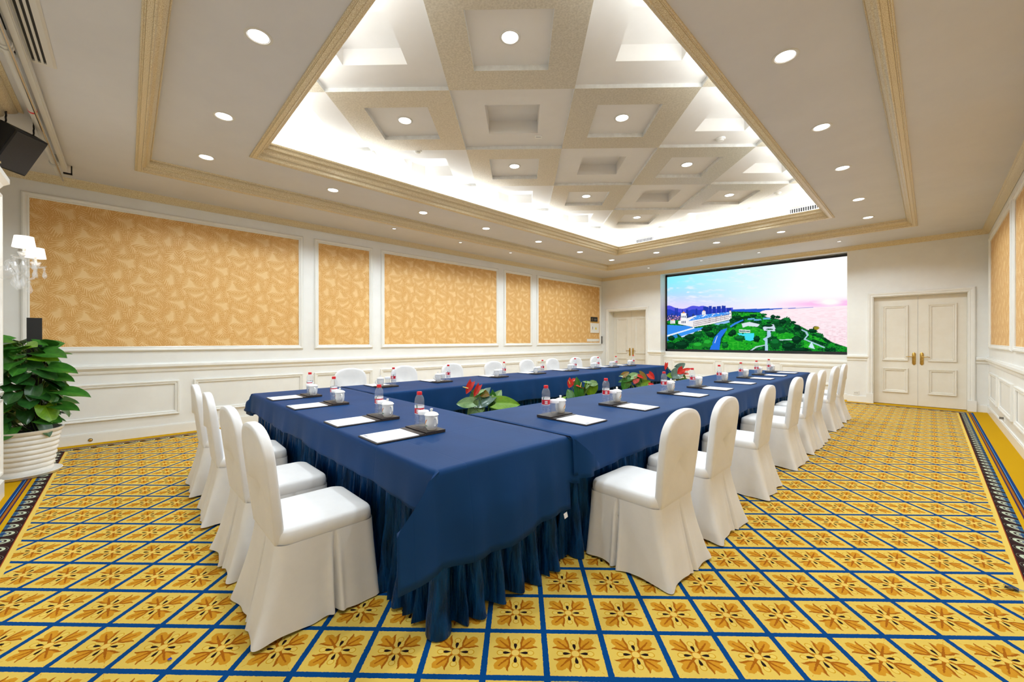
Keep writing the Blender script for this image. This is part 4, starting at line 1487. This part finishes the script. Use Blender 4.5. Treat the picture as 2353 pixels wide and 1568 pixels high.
# ------------------------------------------------------------------ place settings
def setting_protos():
    """local frame: +Y away from the sitter, +X to the sitter's right, z=0 on the cloth"""
    P = {}
    # desk pad
    d = MB()
    d.box(-.125, .125, -.22, .22, 0, .006)
    board = d.mesh('board', M['leather'])
    h = MB()
    h.box(-.125, .125, .085, .22, .006, .017)
    hold = h.mesh('holder', M['leather'])
    s = MB(); s.box(-.123, .123, .045, .078, .006, .011)
    strip = s.mesh('page_clip', M['leather'])
    g = MB(); g.box(-.085, .085, .098, .104, .0168, .0176)
    groove = g.mesh('pen_groove', M['black'])
    P['desk_pad'] = [('board', board), ('holder', hold), ('page_clip', strip), ('pen_groove', groove)]
    n = MB()
    n.loops([[(-.115, -.214, .0062), (.115, -.214, .0062), (.115, .043, .0062), (-.115, .043, .0062)], [(-.115, -.214, .0095), (.115, -.214, .0095), (.115, .043, .0095), (-.115, .043, .0095)]], None, True, True, True)
    pages = n.mesh('pages', M['paper'])
    lg = MB(); lg.box(-.10, -.055, -.203, -.188, .0094, .0098)
    P['notepad'] = [('pages', pages), ('printed_mark', lg.mesh('printed_mark', M['greyprint']))]
    # bottle
    b = MB()
    b.lathe([(.001, .004), (.020, .003), (.0275, 0.0), (.0300, .006), (.0305, .02), (.0295, .03), (.0305, .04), (.0305, .138), (.0300, .142), (.0308, .147), (.0300, .162), (.0265, .178), (.0195, .192), (.0145, .199), (.0135, .206)], 28, cap0=True, cap1=False)
    body = b.mesh('bottle_body', M['plasticclear'], 60)
    c = MB()
    c.lathe([(.0160, .196), (.0166, .198), (.0166, .214), (.0150, .217), (.002, .2175)], 24)
    cap = c.mesh('cap', M['redcap'], 50)
    l = MB()
    nseg = 28
    rows = [(.130, .114, 'w'), (.114, .106, 'r'), (.106, .098, 'rt'), (.098, .094, 'r'), (.094, .086, 'rt'), (.086, .080, 'r'), (.080, .076, 'w')]
    for z1_, z0_, kd in rows:
        for q in range(nseg):
            t0, t1 = 2 * PI * q / nseg, 2 * PI * (q + 1) / nseg
            r = .0309
            mt = M['whitelabel'] if kd == 'w' else M['redlabel']
            if kd == 'rt' and q % 7 in (1, 2, 3):
                mt = M['whitelabel']
            if kd == 'w' and z1_ > .12 and q % 9 == 4:
                mt = M['greenprint']
            l.add([(r * math.cos(t0), r * math.sin(t0), z0_), (r * math.cos(t1), r * math.sin(t1), z0_), (r * math.cos(t1), r * math.sin(t1), z1_), (r * math.cos(t0), r * math.sin(t0), z1_)], [(0, 1, 2, 3)], mt)
    for zz in (.062, .054, .046, .030):
        for q in range(nseg):
            if (q * 7 + int(zz * 1000)) % 4 == 0:
                continue
            t0, t1 = 2 * PI * q / nseg, 2 * PI * (q + 1) / nseg
            r = .0309
            l.add([(r * math.cos(t0), r * math.sin(t0), zz), (r * math.cos(t1), r * math.sin(t1), zz), (r * math.cos(t1), r * math.sin(t1), zz + .0025), (r * math.cos(t0), r * math.sin(t0), zz + .0025)], [(0, 1, 2, 3)], M['bluegrey'])
    lab = l.mesh('label_band')
    P['water_bottle'] = [('bottle_body', body), ('cap', cap), ('label_band', lab)]
    # glass with paper cover
    g = MB()
    g.lathe([(.001, .001), (.024, .0), (.026, .002), (.0315, .102), (.030, .102), (.0255, .014), (.001, .013)], 24, cap0=False, cap1=False)
    gl = g.mesh('tumbler', M['glass'], 50)
    pc = MB()
    pc.lathe([(.0335, .084), (.0342, .103), (.030, .107), (.001, .108)], 24, cap0=False)
    P['drinking_glass'] = [('tumbler', gl), ('paper_cover', pc.mesh('paper_cover', M['paper'], 50))]
    # mug
    u = MB()
    u.lathe([(.001, .002), (.026, 0), (.028, .004), (.0365, .02), (.039, .045), (.0395, .088), (.0375, .088), (.036, .03), (.02, .012), (.001, .01)], 28, cap0=False, cap1=False)
    mug = u.mesh('cup', M['ceramic'], 50)
    hd = MB()
    hd.tube([(.038, 0, .072), (.052, 0, .078), (.062, 0, .066), (.062, 0, .045), (.053, 0, .028), (.037, 0, .025)], [.0055, .005, .005, .005, .005, .0055], 8)
    lid = MB()
    lid.lathe([(.044, .089), (.045, .091), (.036, .102), (.018, .109), (.008, .111)], 28)
    kn = MB(); kn.lathe([(.007, .110), (.006, .116), (.0095, .122), (.009, .128), (.004, .130)], 16)
    em = MB()
    def on_cup(t, z): return (.0398 * math.cos(t), .0398 * math.sin(t), z)
    for t0, z0_, t1, z1_, wd, mt in ((-1.95, .036, -1.40, .064, .013, M['orangeprint']), (-1.80, .044, -1.30, .067, .006, M['redcap']), (-1.75, .028, -1.25, .028, .005, M['greenprint'])):
        vs = []
        for q in range(6):
            f = q / 5
            t, z = t0 + (t1 - t0) * f, z0_ + (z1_ - z0_) * f
            h = wd * math.sin(PI * (.15 + .7 * f)) * .5
            vs += [on_cup(t, z - h), on_cup(t, z + h)]
        em.add(vs, [(2 * q, 2 * q + 2, 2 * q + 3, 2 * q + 1) for q in range(5)], mt)
    P['tea_mug'] = [('cup', mug), ('handle', hd.mesh('handle', M['ceramic'], 60)), ('lid', lid.mesh('lid', M['ceramic'], 50)), ('lid_knob', kn.mesh('lid_knob', M['ceramic'], 50)), ('emblem', em.mesh('emblem'))]
    return P


PS = setting_protos()
ITEMS = [('desk_pad', 0, 0, 0, 0, 'dark leather desk pad', 'desk pad'), ('notepad', 0, 0, 0, 0, 'white notepad', 'notepad'),
         ('water_bottle', -.086, .165, .017, 0, 'red-capped water bottle', 'bottle'), ('drinking_glass', -.014, .150, .017, 0, 'paper-covered glass', 'glass'),
         ('tea_mug', .073, .155, .017, 0, 'lidded white mug', 'mug')]


def setting(x, y, rz, where, row, seed):
    rn = random.Random(seed)
    c, s = math.cos(rz), math.sin(rz)
    for nm, lx, ly, lz, lr, lab, cat in ITEMS:
        jx, jy = (rn.uniform(-.003, .003), rn.uniform(-.006, .006)) if nm not in ('desk_pad', 'notepad') else (0, 0)
        px, py = x + c * (lx + jx) - s * (ly + jy), y + s * (lx + jx) + c * (ly + jy)
        rr = rz + (rn.uniform(-.4, .4) if nm == 'water_bottle' else rn.uniform(-.15, .15) if nm == 'tea_mug' else 0)
        o = empty(nm, (px, py, ZT + .0048 + lz), rr)
        tag(o, f'{lab} at {where}', cat, f'{cat}s on the {row}')
        for pn, me in PS[nm]:
            link(pn, me, o)


for k, yy in enumerate((2.30, 3.09, 4.17, 4.92, 5.79, 6.68, 7.42, 8.16)):
    setting(-1.785, yy, PI / 2, f'right table row, {ORD_[k]} place from the camera', 'right table row', 20 + k)
for k, yy in enumerate((2.26, 3.06, 4.10, 4.97, 5.88, 6.60, 7.26, 7.96)):
    setting(-4.70, yy, -PI / 2, f'left table row, {ORD_[k]} place from the head table', 'left table row', 50 + k)
for k, xx in enumerate((-2.195, -2.77, -3.68, -4.36)):
    setting(xx, 1.195, 0, f'head table, {ORD_[k]} place from the camera', 'head table', 80 + k)


# ------------------------------------------------------------------ plants
def leaf_mesh(name, mat, heart=.25, fold=.18, droop=.25, nu=9, nv=6):
    """unit leaf: base at origin, tip at y=1, half width .5, normal +Z"""
    m = MB()
    V = []
    for i in range(nu):
        f = i / (nu - 1)
        y = f
        w = .5 * (math.sin(PI * min(1, (f * .86 + .14)) ** .75)) ** .8 if f < 1 else 0
        w = max(w, .0)
        for j in range(nv + 1):
            g = -1 + 2 * j / nv
            x = w * g
            yy = y - heart * abs(g) ** 1.5 * max(0, 1 - f * 3.0)
            z = fold * abs(x) - droop * f * f + .03 * math.sin(f * 9) * abs(g)
            V.append((x, yy, z))
    n = nv + 1
    F = [(i * n + j, i * n + j + 1, (i + 1) * n + j + 1, (i + 1) * n + j) for i in range(nu - 1) for j in range(nv)]
    m.add(V, F)
    return m.mesh(name, mat, True)


def orient(o, base, tip, width, nrm):
    base, tip = Vector(base), Vector(tip)
    yv = tip - base
    L = yv.length
    yv.normalize()
    nv = Vector(nrm)
    xv = yv.cross(nv).normalized()
    zv = xv.cross(yv)
    mw = Matrix.Translation(base) @ Matrix((xv, yv, zv)).transposed().to_4x4() @ Matrix.Diagonal((L * width, L, L * .6, 1))
    o.matrix_local = mw


LM = {k: leaf_mesh('leaf', M[k]) for k in ('leafdark', 'leafmid', 'leafbright', 'leafpale', 'leafgrey', 'leafrust')}
SPM = {k: leaf_mesh('flower', M[k], .2, .25, .1) for k in ('spathe', 'spathepink')}
tocam = Vector(-FWD)


def anthurium(cx, cy, depth, origin, scale, leaves, flowers, stems, label, seed):
    rn = random.Random(seed)
    o = empty('anthurium_plant', (cx, cy, 0))
    tag(o, label, 'plant', 'red anthurium plants inside the U')
    base = Vector((cx, cy, 0))
    MB().lathe([(.001, 0), (.10, 0), (.105, .01), (.135, .22), (.145, .23), (.145, .25), (.13, .25), (.128, .23), (.12, .225)], 24, cap1=False).obj('pot', M['pot'], o, True)
    MB().lathe([(.125, .22), (.06, .228), (.001, .23)], 20, cap0=False).obj('soil', M['soil'], o)

    def P(p, dd=0):
        w = at_depth(origin[0] + p[0] / scale, origin[1] + p[1] / scale, depth + dd)
        return Vector(w) - base
    crown = Vector((0, 0, .24))
    for k, (b, t, w, mat, tilt) in enumerate(leaves):
        dd = rn.uniform(-.04, .04)
        pb, pt = P(b, dd), P(t, dd + rn.uniform(-.05, .05))
        lf = link('leaf', LM[mat], o)
        nr = tocam * (1 - tilt) + Vector((0, 0, 1)) * tilt
        orient(lf, pb, pt, w, nr)
        q = crown.lerp(pb, .5) + Vector((0, 0, .08))
        MB().tube([crown, q, pb], .004, 6).obj('leaf_stalk', M['stem'], o, True)
    for b, t, w, mat, tilt, sp0, sp1 in flowers:
        dd = rn.uniform(-.08, -.02)
        pb, pt = P(b, dd), P(t, dd)
        fl = link('flower', SPM[mat], o)
        nr = tocam * (1 - tilt) + Vector((0, 0, 1)) * tilt
        orient(fl, pb, pt, w, nr)
        if sp0:
            a, c = P(sp0, dd - .01), P(sp1, dd - .03)
            MB().tube([a, a.lerp(c, .5), c], [.006, .006, .003], 8).obj('spadix', M['spadix'], o, True)
        st = pb.lerp(pt, .3)
        q = crown.lerp(st, .5) + Vector((0, 0, .06))
        MB().tube([crown, q, st], .003, 6).obj('flower_stalk', M['stem'], o, True)
    for a, c in stems:
        MB().tube([P(a), P(a).lerp(P(c), .5) + Vector((0, 0, .005)), P(c)], .0035, 6).obj('flower_stalk', M['stem'], o, True)
    # lower foliage filling the pot
    for k in range(7):
        t = 2 * PI * k / 7 + rn.uniform(-.3, .3)
        r0, r1 = .08, rn.uniform(.2, .3)
        z0, z1 = rn.uniform(.34, .46), rn.uniform(.32, .42)
        lf = link('leaf', LM[rn.choice(['leafmid', 'leafdark', 'leafbright'])], o)
        orient(lf, (r0 * math.cos(t), r0 * math.sin(t), z0), (r1 * math.cos(t), r1 * math.sin(t), z1), .7, (0, 0, 1))
        MB().tube([crown, (r0 * .6 * math.cos(t), r0 * .6 * math.sin(t), (z0 + .24) / 2), (r0 * math.cos(t), r0 * math.sin(t), z0)], .004, 6).obj('leaf_stalk', M['stem'], o, True)


anthurium(-3.27, 2.77, 4.28, (1030, 860), 13.07,
          [((740, 850), (215, 880), .62, 'leafpale', .3), ((1240, 640), (700, 960), .95, 'leafgrey', .5), ((930, 960), (560, 1280), .95, 'leafpale', .3),
           ((1380, 800), (1600, 470), .75, 'leafpale', .2), ((1440, 860), (2145, 900), .60, 'leafbright', .3), ((1230, 620), (1400, 1120), .75, 'leafmid', .2),
           ((950, 480), (600, 780), .60, 'leafmid', .3), ((900, 580), (1120, 430), .5, 'leafpale', .6), ((1500, 1000), (1980, 1030), .5, 'leafbright', .3), ((1000, 560), (1230, 640), .9, 'leafrust', .3)],
          [((705, 245), (535, 605), .52, 'spathe', .0, (600, 430), (435, 385)), ((935, 345), (755, 700), .42, 'spathe', .1, None, None), ((1540, 720), (1690, 680), .35, 'spathe', .6, None, None)],
          [((650, 470), (840, 700))], 'red anthurium plant nearest the head table inside the U', 1)
anthurium(-3.27, 4.33, 5.36, (1280, 850), 19.6,
          [((680, 1320), (480, 860), .85, 'leafmid', .1), ((1010, 1220), (895, 330), .48, 'leafmid', .1), ((1530, 640), (1530, 1250), 1.0, 'leafbright', .1),
           ((1540, 600), (1850, 640), .95, 'leafpale', .2), ((1500, 600), (1150, 505), .40, 'leafpale', .5), ((380, 1290), (40, 1380), .5, 'leafbright', .5), ((1400, 680), (1290, 860), .6, 'leafpale', .3), ((1100, 900), (1200, 1250), .9, 'leafdark', .2)],
          [((660, 450), (530, 830), .80, 'spathe', .0, (580, 650), (520, 480)), ((700, 470), (840, 405), .9, 'spathe', .2, None, None), ((870, 720), (1225, 830), .32, 'spathe', .6, (1050, 770), (1105, 570))],
          [((710, 750), (800, 980)), ((1000, 860), (870, 1240))], 'red anthurium plant second from the head table inside the U', 2)
anthurium(-3.27, 6.08, 6.57, (1410, 830), 11.765,
          [((250, 390), (430, 290), .7, 'leafrust', .3), ((530, 450), (120, 550), .40, 'leafmid', .4), ((370, 520), (250, 780), .9, 'leafmid', .1), ((470, 420), (700, 340), .7, 'leafpale', .3),
           ((700, 350), (920, 490), .8, 'leafrust', .3), ((640, 660), (1020, 540), .65, 'leafbright', .2), ((540, 460), (800, 610), .85, 'leafmid', .2), ((330, 440), (150, 390), .4, 'leafpale', .6)],
          [((620, 470), (550, 620), 1.1, 'spathepink', .0, None, None), ((950, 340), (1110, 495), .75, 'spathe', .1, None, None), ((660, 390), (820, 465), .45, 'spathe', .2, None, None), ((950, 620), (1090, 630), .55, 'spathe', .2, None, None)],
          [((330, 440), (440, 740))], 'red anthurium plant third from the head table inside the U', 3)
anthurium(-3.27, 7.50, 7.55, (1410, 830), 11.765,
          [((1720, 190), (1945, 65), .75, 'leafgrey', .2), ((1570, 390), (1440, 390), .95, 'leafbright', .2), ((1770, 290), (1550, 450), 1.1, 'leafgrey', .3), ((1690, 430), (1770, 550), .9, 'leafrust', .3),
           ((1800, 530), (2010, 470), .5, 'leafmid', .4), ((1880, 380), (1960, 470), .6, 'leafmid', .3)],
          [((1425, 60), (1395, 245), .50, 'spathe', .0, None, None), ((1870, 210), (1730, 350), 1.0, 'spathe', .0, None, None), ((1915, 240), (2120, 205), .38, 'spathe', .3, None, None), ((1890, 345), (2050, 350), .4, 'spathepink', .3, None, None)],
          [((1440, 180), (1610, 285)), ((1990, 260), (1990, 330))], 'red anthurium plant nearest the screen inside the U', 4)

# big potted climbing plant
px_, py_ = -6.16, -0.745
pp = empty('potted_plant', (px_, py_, 0))
tag(pp, 'tall leafy green plant in white ribbed pot by the pilaster', 'plant')
MB().lathe([(.001, 0), (.235, 0), (.25, .008), (.262, .03), (.268, .034), (.262, .036), (.24, .02), (.001, .018)], 40, cap0=False, cap1=False).obj('saucer', M['pot'], pp, True)
prof = [(.001, .02), (.195, .02)]
for k in range(8):
    z = .03 + k * .048
    r = .20 + .055 * (k / 8)
    prof += [(r, z), (r + .008, z + .012), (r + .010, z + .024), (r + .006, z + .038), (r + .002, z + .046)]
prof += [(.262, .415), (.275, .44), (.278, .452), (.262, .452), (.25, .42), (.24, .40)]
MB().lathe(prof, 48, cap0=False, cap1=False).obj('pot', M['pot'], pp, 50)
MB().lathe([(.245, .405), (.12, .412), (.001, .415)], 30, cap0=False).obj('soil', M['soil'], pp)
m = MB(); m.box(-.05, .05, -.05, .05, .40, 1.545); o = m.obj('support_pole', M['black'], pp); o.rotation_euler = (0, 0, .12); o.location = (-.04, .075, 0)
rl = random.Random(21)
kinds = ['leafdark', 'leafdark', 'leafmid', 'leafdark', 'leafmid', 'leafbright']
for k in range(150):
    zz = .50 + .82 * (k / 149) ** .9
    t = k * 2.399 + rl.uniform(-.3, .3)
    env = .36 - .20 * max(0, (zz - 1.0) / .35) if zz > 1.0 else .28 + .09 * min(1, (zz - .45) / .3)
    rb = env * rl.uniform(.45, .80)
    ln = rl.uniform(.15, .22)
    dr = rl.uniform(-.16, -.03) if zz < 1.15 else rl.uniform(-.08, .05)
    b = Vector((rb * math.cos(t), rb * math.sin(t), zz))
    t2 = t + rl.uniform(-.7, .7)
    hl = math.sqrt(max(.004, ln * ln - dr * dr)) * rl.uniform(.6, 1)
    tip = b + Vector((math.cos(t2) * hl, math.sin(t2) * hl, dr))
    kd = rl.choice(kinds) if zz < 1.1 else rl.choice(['leafmid', 'leafbright', 'leafmid'])
    lf = link('leaf', LM[kd], pp)
    orient(lf, b, tip, rl.uniform(.72, .95), Vector((math.cos(t + rl.uniform(-.5, .5)) * .9, math.sin(t + rl.uniform(-.5, .5)) * .9, .75)))
    root = Vector((-.04 + .05 * math.cos(t), .075 + .05 * math.sin(t), max(.42, zz - rl.uniform(.12, .25))))
    MB().tube([root, root.lerp(b, .5) + Vector((0, 0, .03)), b], .0035, 5).obj('leaf_stalk', M['stem'], pp, True)
for dpx, dpy, sx_, w_l in ((205, 905, 140, .45), (180, 938, 130, .5), (175, 850, 110, .5), (168, 870, 110, .5), (150, 815, 90, .6), (140, 965, 100, .6)):
    d_ = 3.9
    tip = Vector(at_depth(dpx, dpy, d_)) - Vector((px_, py_, 0))
    b = Vector(at_depth(sx_, dpy - 6, d_ + .03)) - Vector((px_, py_, 0))
    lf = link('leaf', LM['leafmid'], pp)
    orient(lf, b, tip, w_l, tocam * .5 + Vector((0, 0, 1)))
    root = Vector((-.02, .08, b.z - .05))
    MB().tube([root, root.lerp(b, .5) + Vector((0, 0, .03)), b], .005, 5).obj('leaf_stalk', M['stem'], pp, True)

# ------------------------------------------------------------------ wall fittings
def wall_box(name, a0, a1, z0, z1, d, mat, plc, label, cat):
    m = MB()
    m.loops([[plc(a0, z0, .0), plc(a1, z0, .0), plc(a1, z1, .0), plc(a0, z1, .0)], [plc(a0, z0, d), plc(a1, z0, d), plc(a1, z1, d), plc(a0, z1, d)]], None, True, True, True)
    o = m.obj(name, mat)
    tag(o, label, cat)
    return o


def quad(plc, parent, name, pts, h, mat):
    m = MB(); m.add([plc(a, b, h) for a, b in pts], [tuple(range(len(pts)))]); return m.obj(name, mat, parent)


pl = wall_box('notice_plaque', 10.60, 10.97, 1.89, 2.06, .012, M['black'], place_left, 'black notice plaque with emblem above the electrical box', 'plaque')
quad(place_left, pl, 'gold_strip', [(10.60, 1.89), (10.97, 1.89), (10.97, 1.915), (10.60, 1.915)], .0125, M['brass'])
m = MB(); L = [[place_left(10.68 + r * math.cos(2 * PI * q / 16), 1.985 + r * math.sin(2 * PI * q / 16), .0127) for q in range(16)] for r in (.026, .034)]; m.loops(L, None); m.obj('emblem_ring', M['brass'], pl)
for q, zz in enumerate((1.985, 1.955)):
    quad(place_left, pl, 'text_line', [(10.78, zz), (10.93 - .02 * q, zz), (10.93 - .02 * q, zz + .018), (10.78, zz + .018)], .0127, M['graphite'])
eb = wall_box('electrical_box', 10.58, 11.03, 1.55, 1.86, .03, M['plastic'], place_left, 'white electrical box with yellow warning triangle on wallpaper', 'electrical box')
frame_m = MB(); frame_sweep(frame_m, (10.61, 11.0, 1.58, 1.83), [(0, .0305), (.0, .036), (.02, .036), (.03, .03)], place_left); frame_m.obj('cover_rim', M['plastic'], eb)
quad(place_left, eb, 'warning_triangle', [(10.80, 1.665), (10.90, 1.665), (10.85, 1.755)], .032, M['warnyellow'])
quad(place_left, eb, 'lock_slot', [(10.655, 1.66), (10.675, 1.66), (10.675, 1.75), (10.655, 1.75)], .032, M['black'])
sw = wall_box('light_switch_bank', 10.40, 11.05, 1.275, 1.36, .012, M['plastic'], place_left, 'white bank of light switches low on the wallpaper', 'switch')
for q in range(5):
    a = 10.43 + q * .125
    m = MB(); m.loops([[place_left(a + e, 1.29 + e2, .012) for e, e2 in ((0, 0), (.09, 0), (.09, .055), (0, .055))], [place_left(a + e, 1.29 + e2, .017) for e, e2 in ((.004, .004), (.086, .004), (.086, .051), (.004, .051))]], None, True, False, True); m.obj('rocker', M['plastic'], sw)
dn = wall_box('door_sensor', 11.185, 11.225, 1.21, 1.45, .03, M['graphite'], place_left, 'slim grey fitting on the wall edge beside the narrow door', 'fitting')
quad(place_left, dn, 'sensor_window', [(11.19, 1.40), (11.22, 1.40), (11.22, 1.43), (11.19, 1.43)], .0305, M['black'])
def socket(plc, a0, z0, label):
    s = wall_box('wall_socket', a0, a0 + .09, z0, z0 + .086, .010, M['plastic'], plc, label, 'socket')
    for q in range(3):
        quad(plc, s, 'socket_slot', [(a0 + .02 + q * .022, z0 + .03), (a0 + .026 + q * .022, z0 + .03), (a0 + .026 + q * .022, z0 + .05), (a0 + .02 + q * .022, z0 + .05)], .0104, M['black'])
    return s
socket(place_back, -1.145, .15, 'white wall socket low on the end wall left of large door')
s = socket(place_right, 8.95, .16, 'white wall socket low on the right wall with grey plug')
m = MB(); m.loops([[place_right(8.98 + e, .19 + e2, h) for e, e2 in ((0, 0), (.03, 0), (.03, .03), (0, .03))] for h in (.010, .05)], None, True, True, True); m.obj('plug', M['graphite'], s)
kb = empty('door_stop', (XL + .018, -.343, .045))
tag(kb, 'small metal stud on the baseboard beside the potted plant', 'stud')
m = MB().lathe([(.016, 0), (.018, .006), (.012, .014), (.004, .018)], 12); o = m.obj('stud', M['brass'], kb, True); o.rotation_euler = (0, PI / 2, 0)
m = MB().lathe([(.022, 0), (.022, .002)], 12); o = m.obj('washer', M['darkmetal'], kb); o.rotation_euler = (0, PI / 2, 0)

# scraps on the carpet
p = on_z(2308, 1354, 0)
o = empty('wrapper_scrap', (p[0], p[1], 0)); tag(o, 'small crumpled dark wrapper on carpet near right border', 'scrap')
rw_ = random.Random(4)
m = MB()
V = [(i * .012 + rw_.uniform(-.004, .004), j * .012 + rw_.uniform(-.004, .004), .003 + rw_.uniform(0, .014)) for j in range(4) for i in range(5)]
m.add(V, [(j * 5 + i, j * 5 + i + 1, (j + 1) * 5 + i + 1, (j + 1) * 5 + i) for j in range(3) for i in range(4)])
m.obj('foil', M['darkmetal'], o)
m = MB(); m.add([(.05, .02, .004), (.09, .03, .012), (.085, .038, .006), (.05, .03, .01)], [(0, 1, 2, 3)]); m.obj('torn_strip', M['steel'], o)
p = on_z(384, 1517, 0)
m = MB(); m.add([(0, 0, .002), (.02, .004, .008), (.016, .016, .004), (.006, .012, .009)], [(0, 1, 2), (0, 2, 3)])
o = m.obj('blue_scrap', M['bluescrap']); o.location = (p[0], p[1], 0)
tag(o, 'tiny blue paper scrap on the carpet at bottom left', 'scrap')
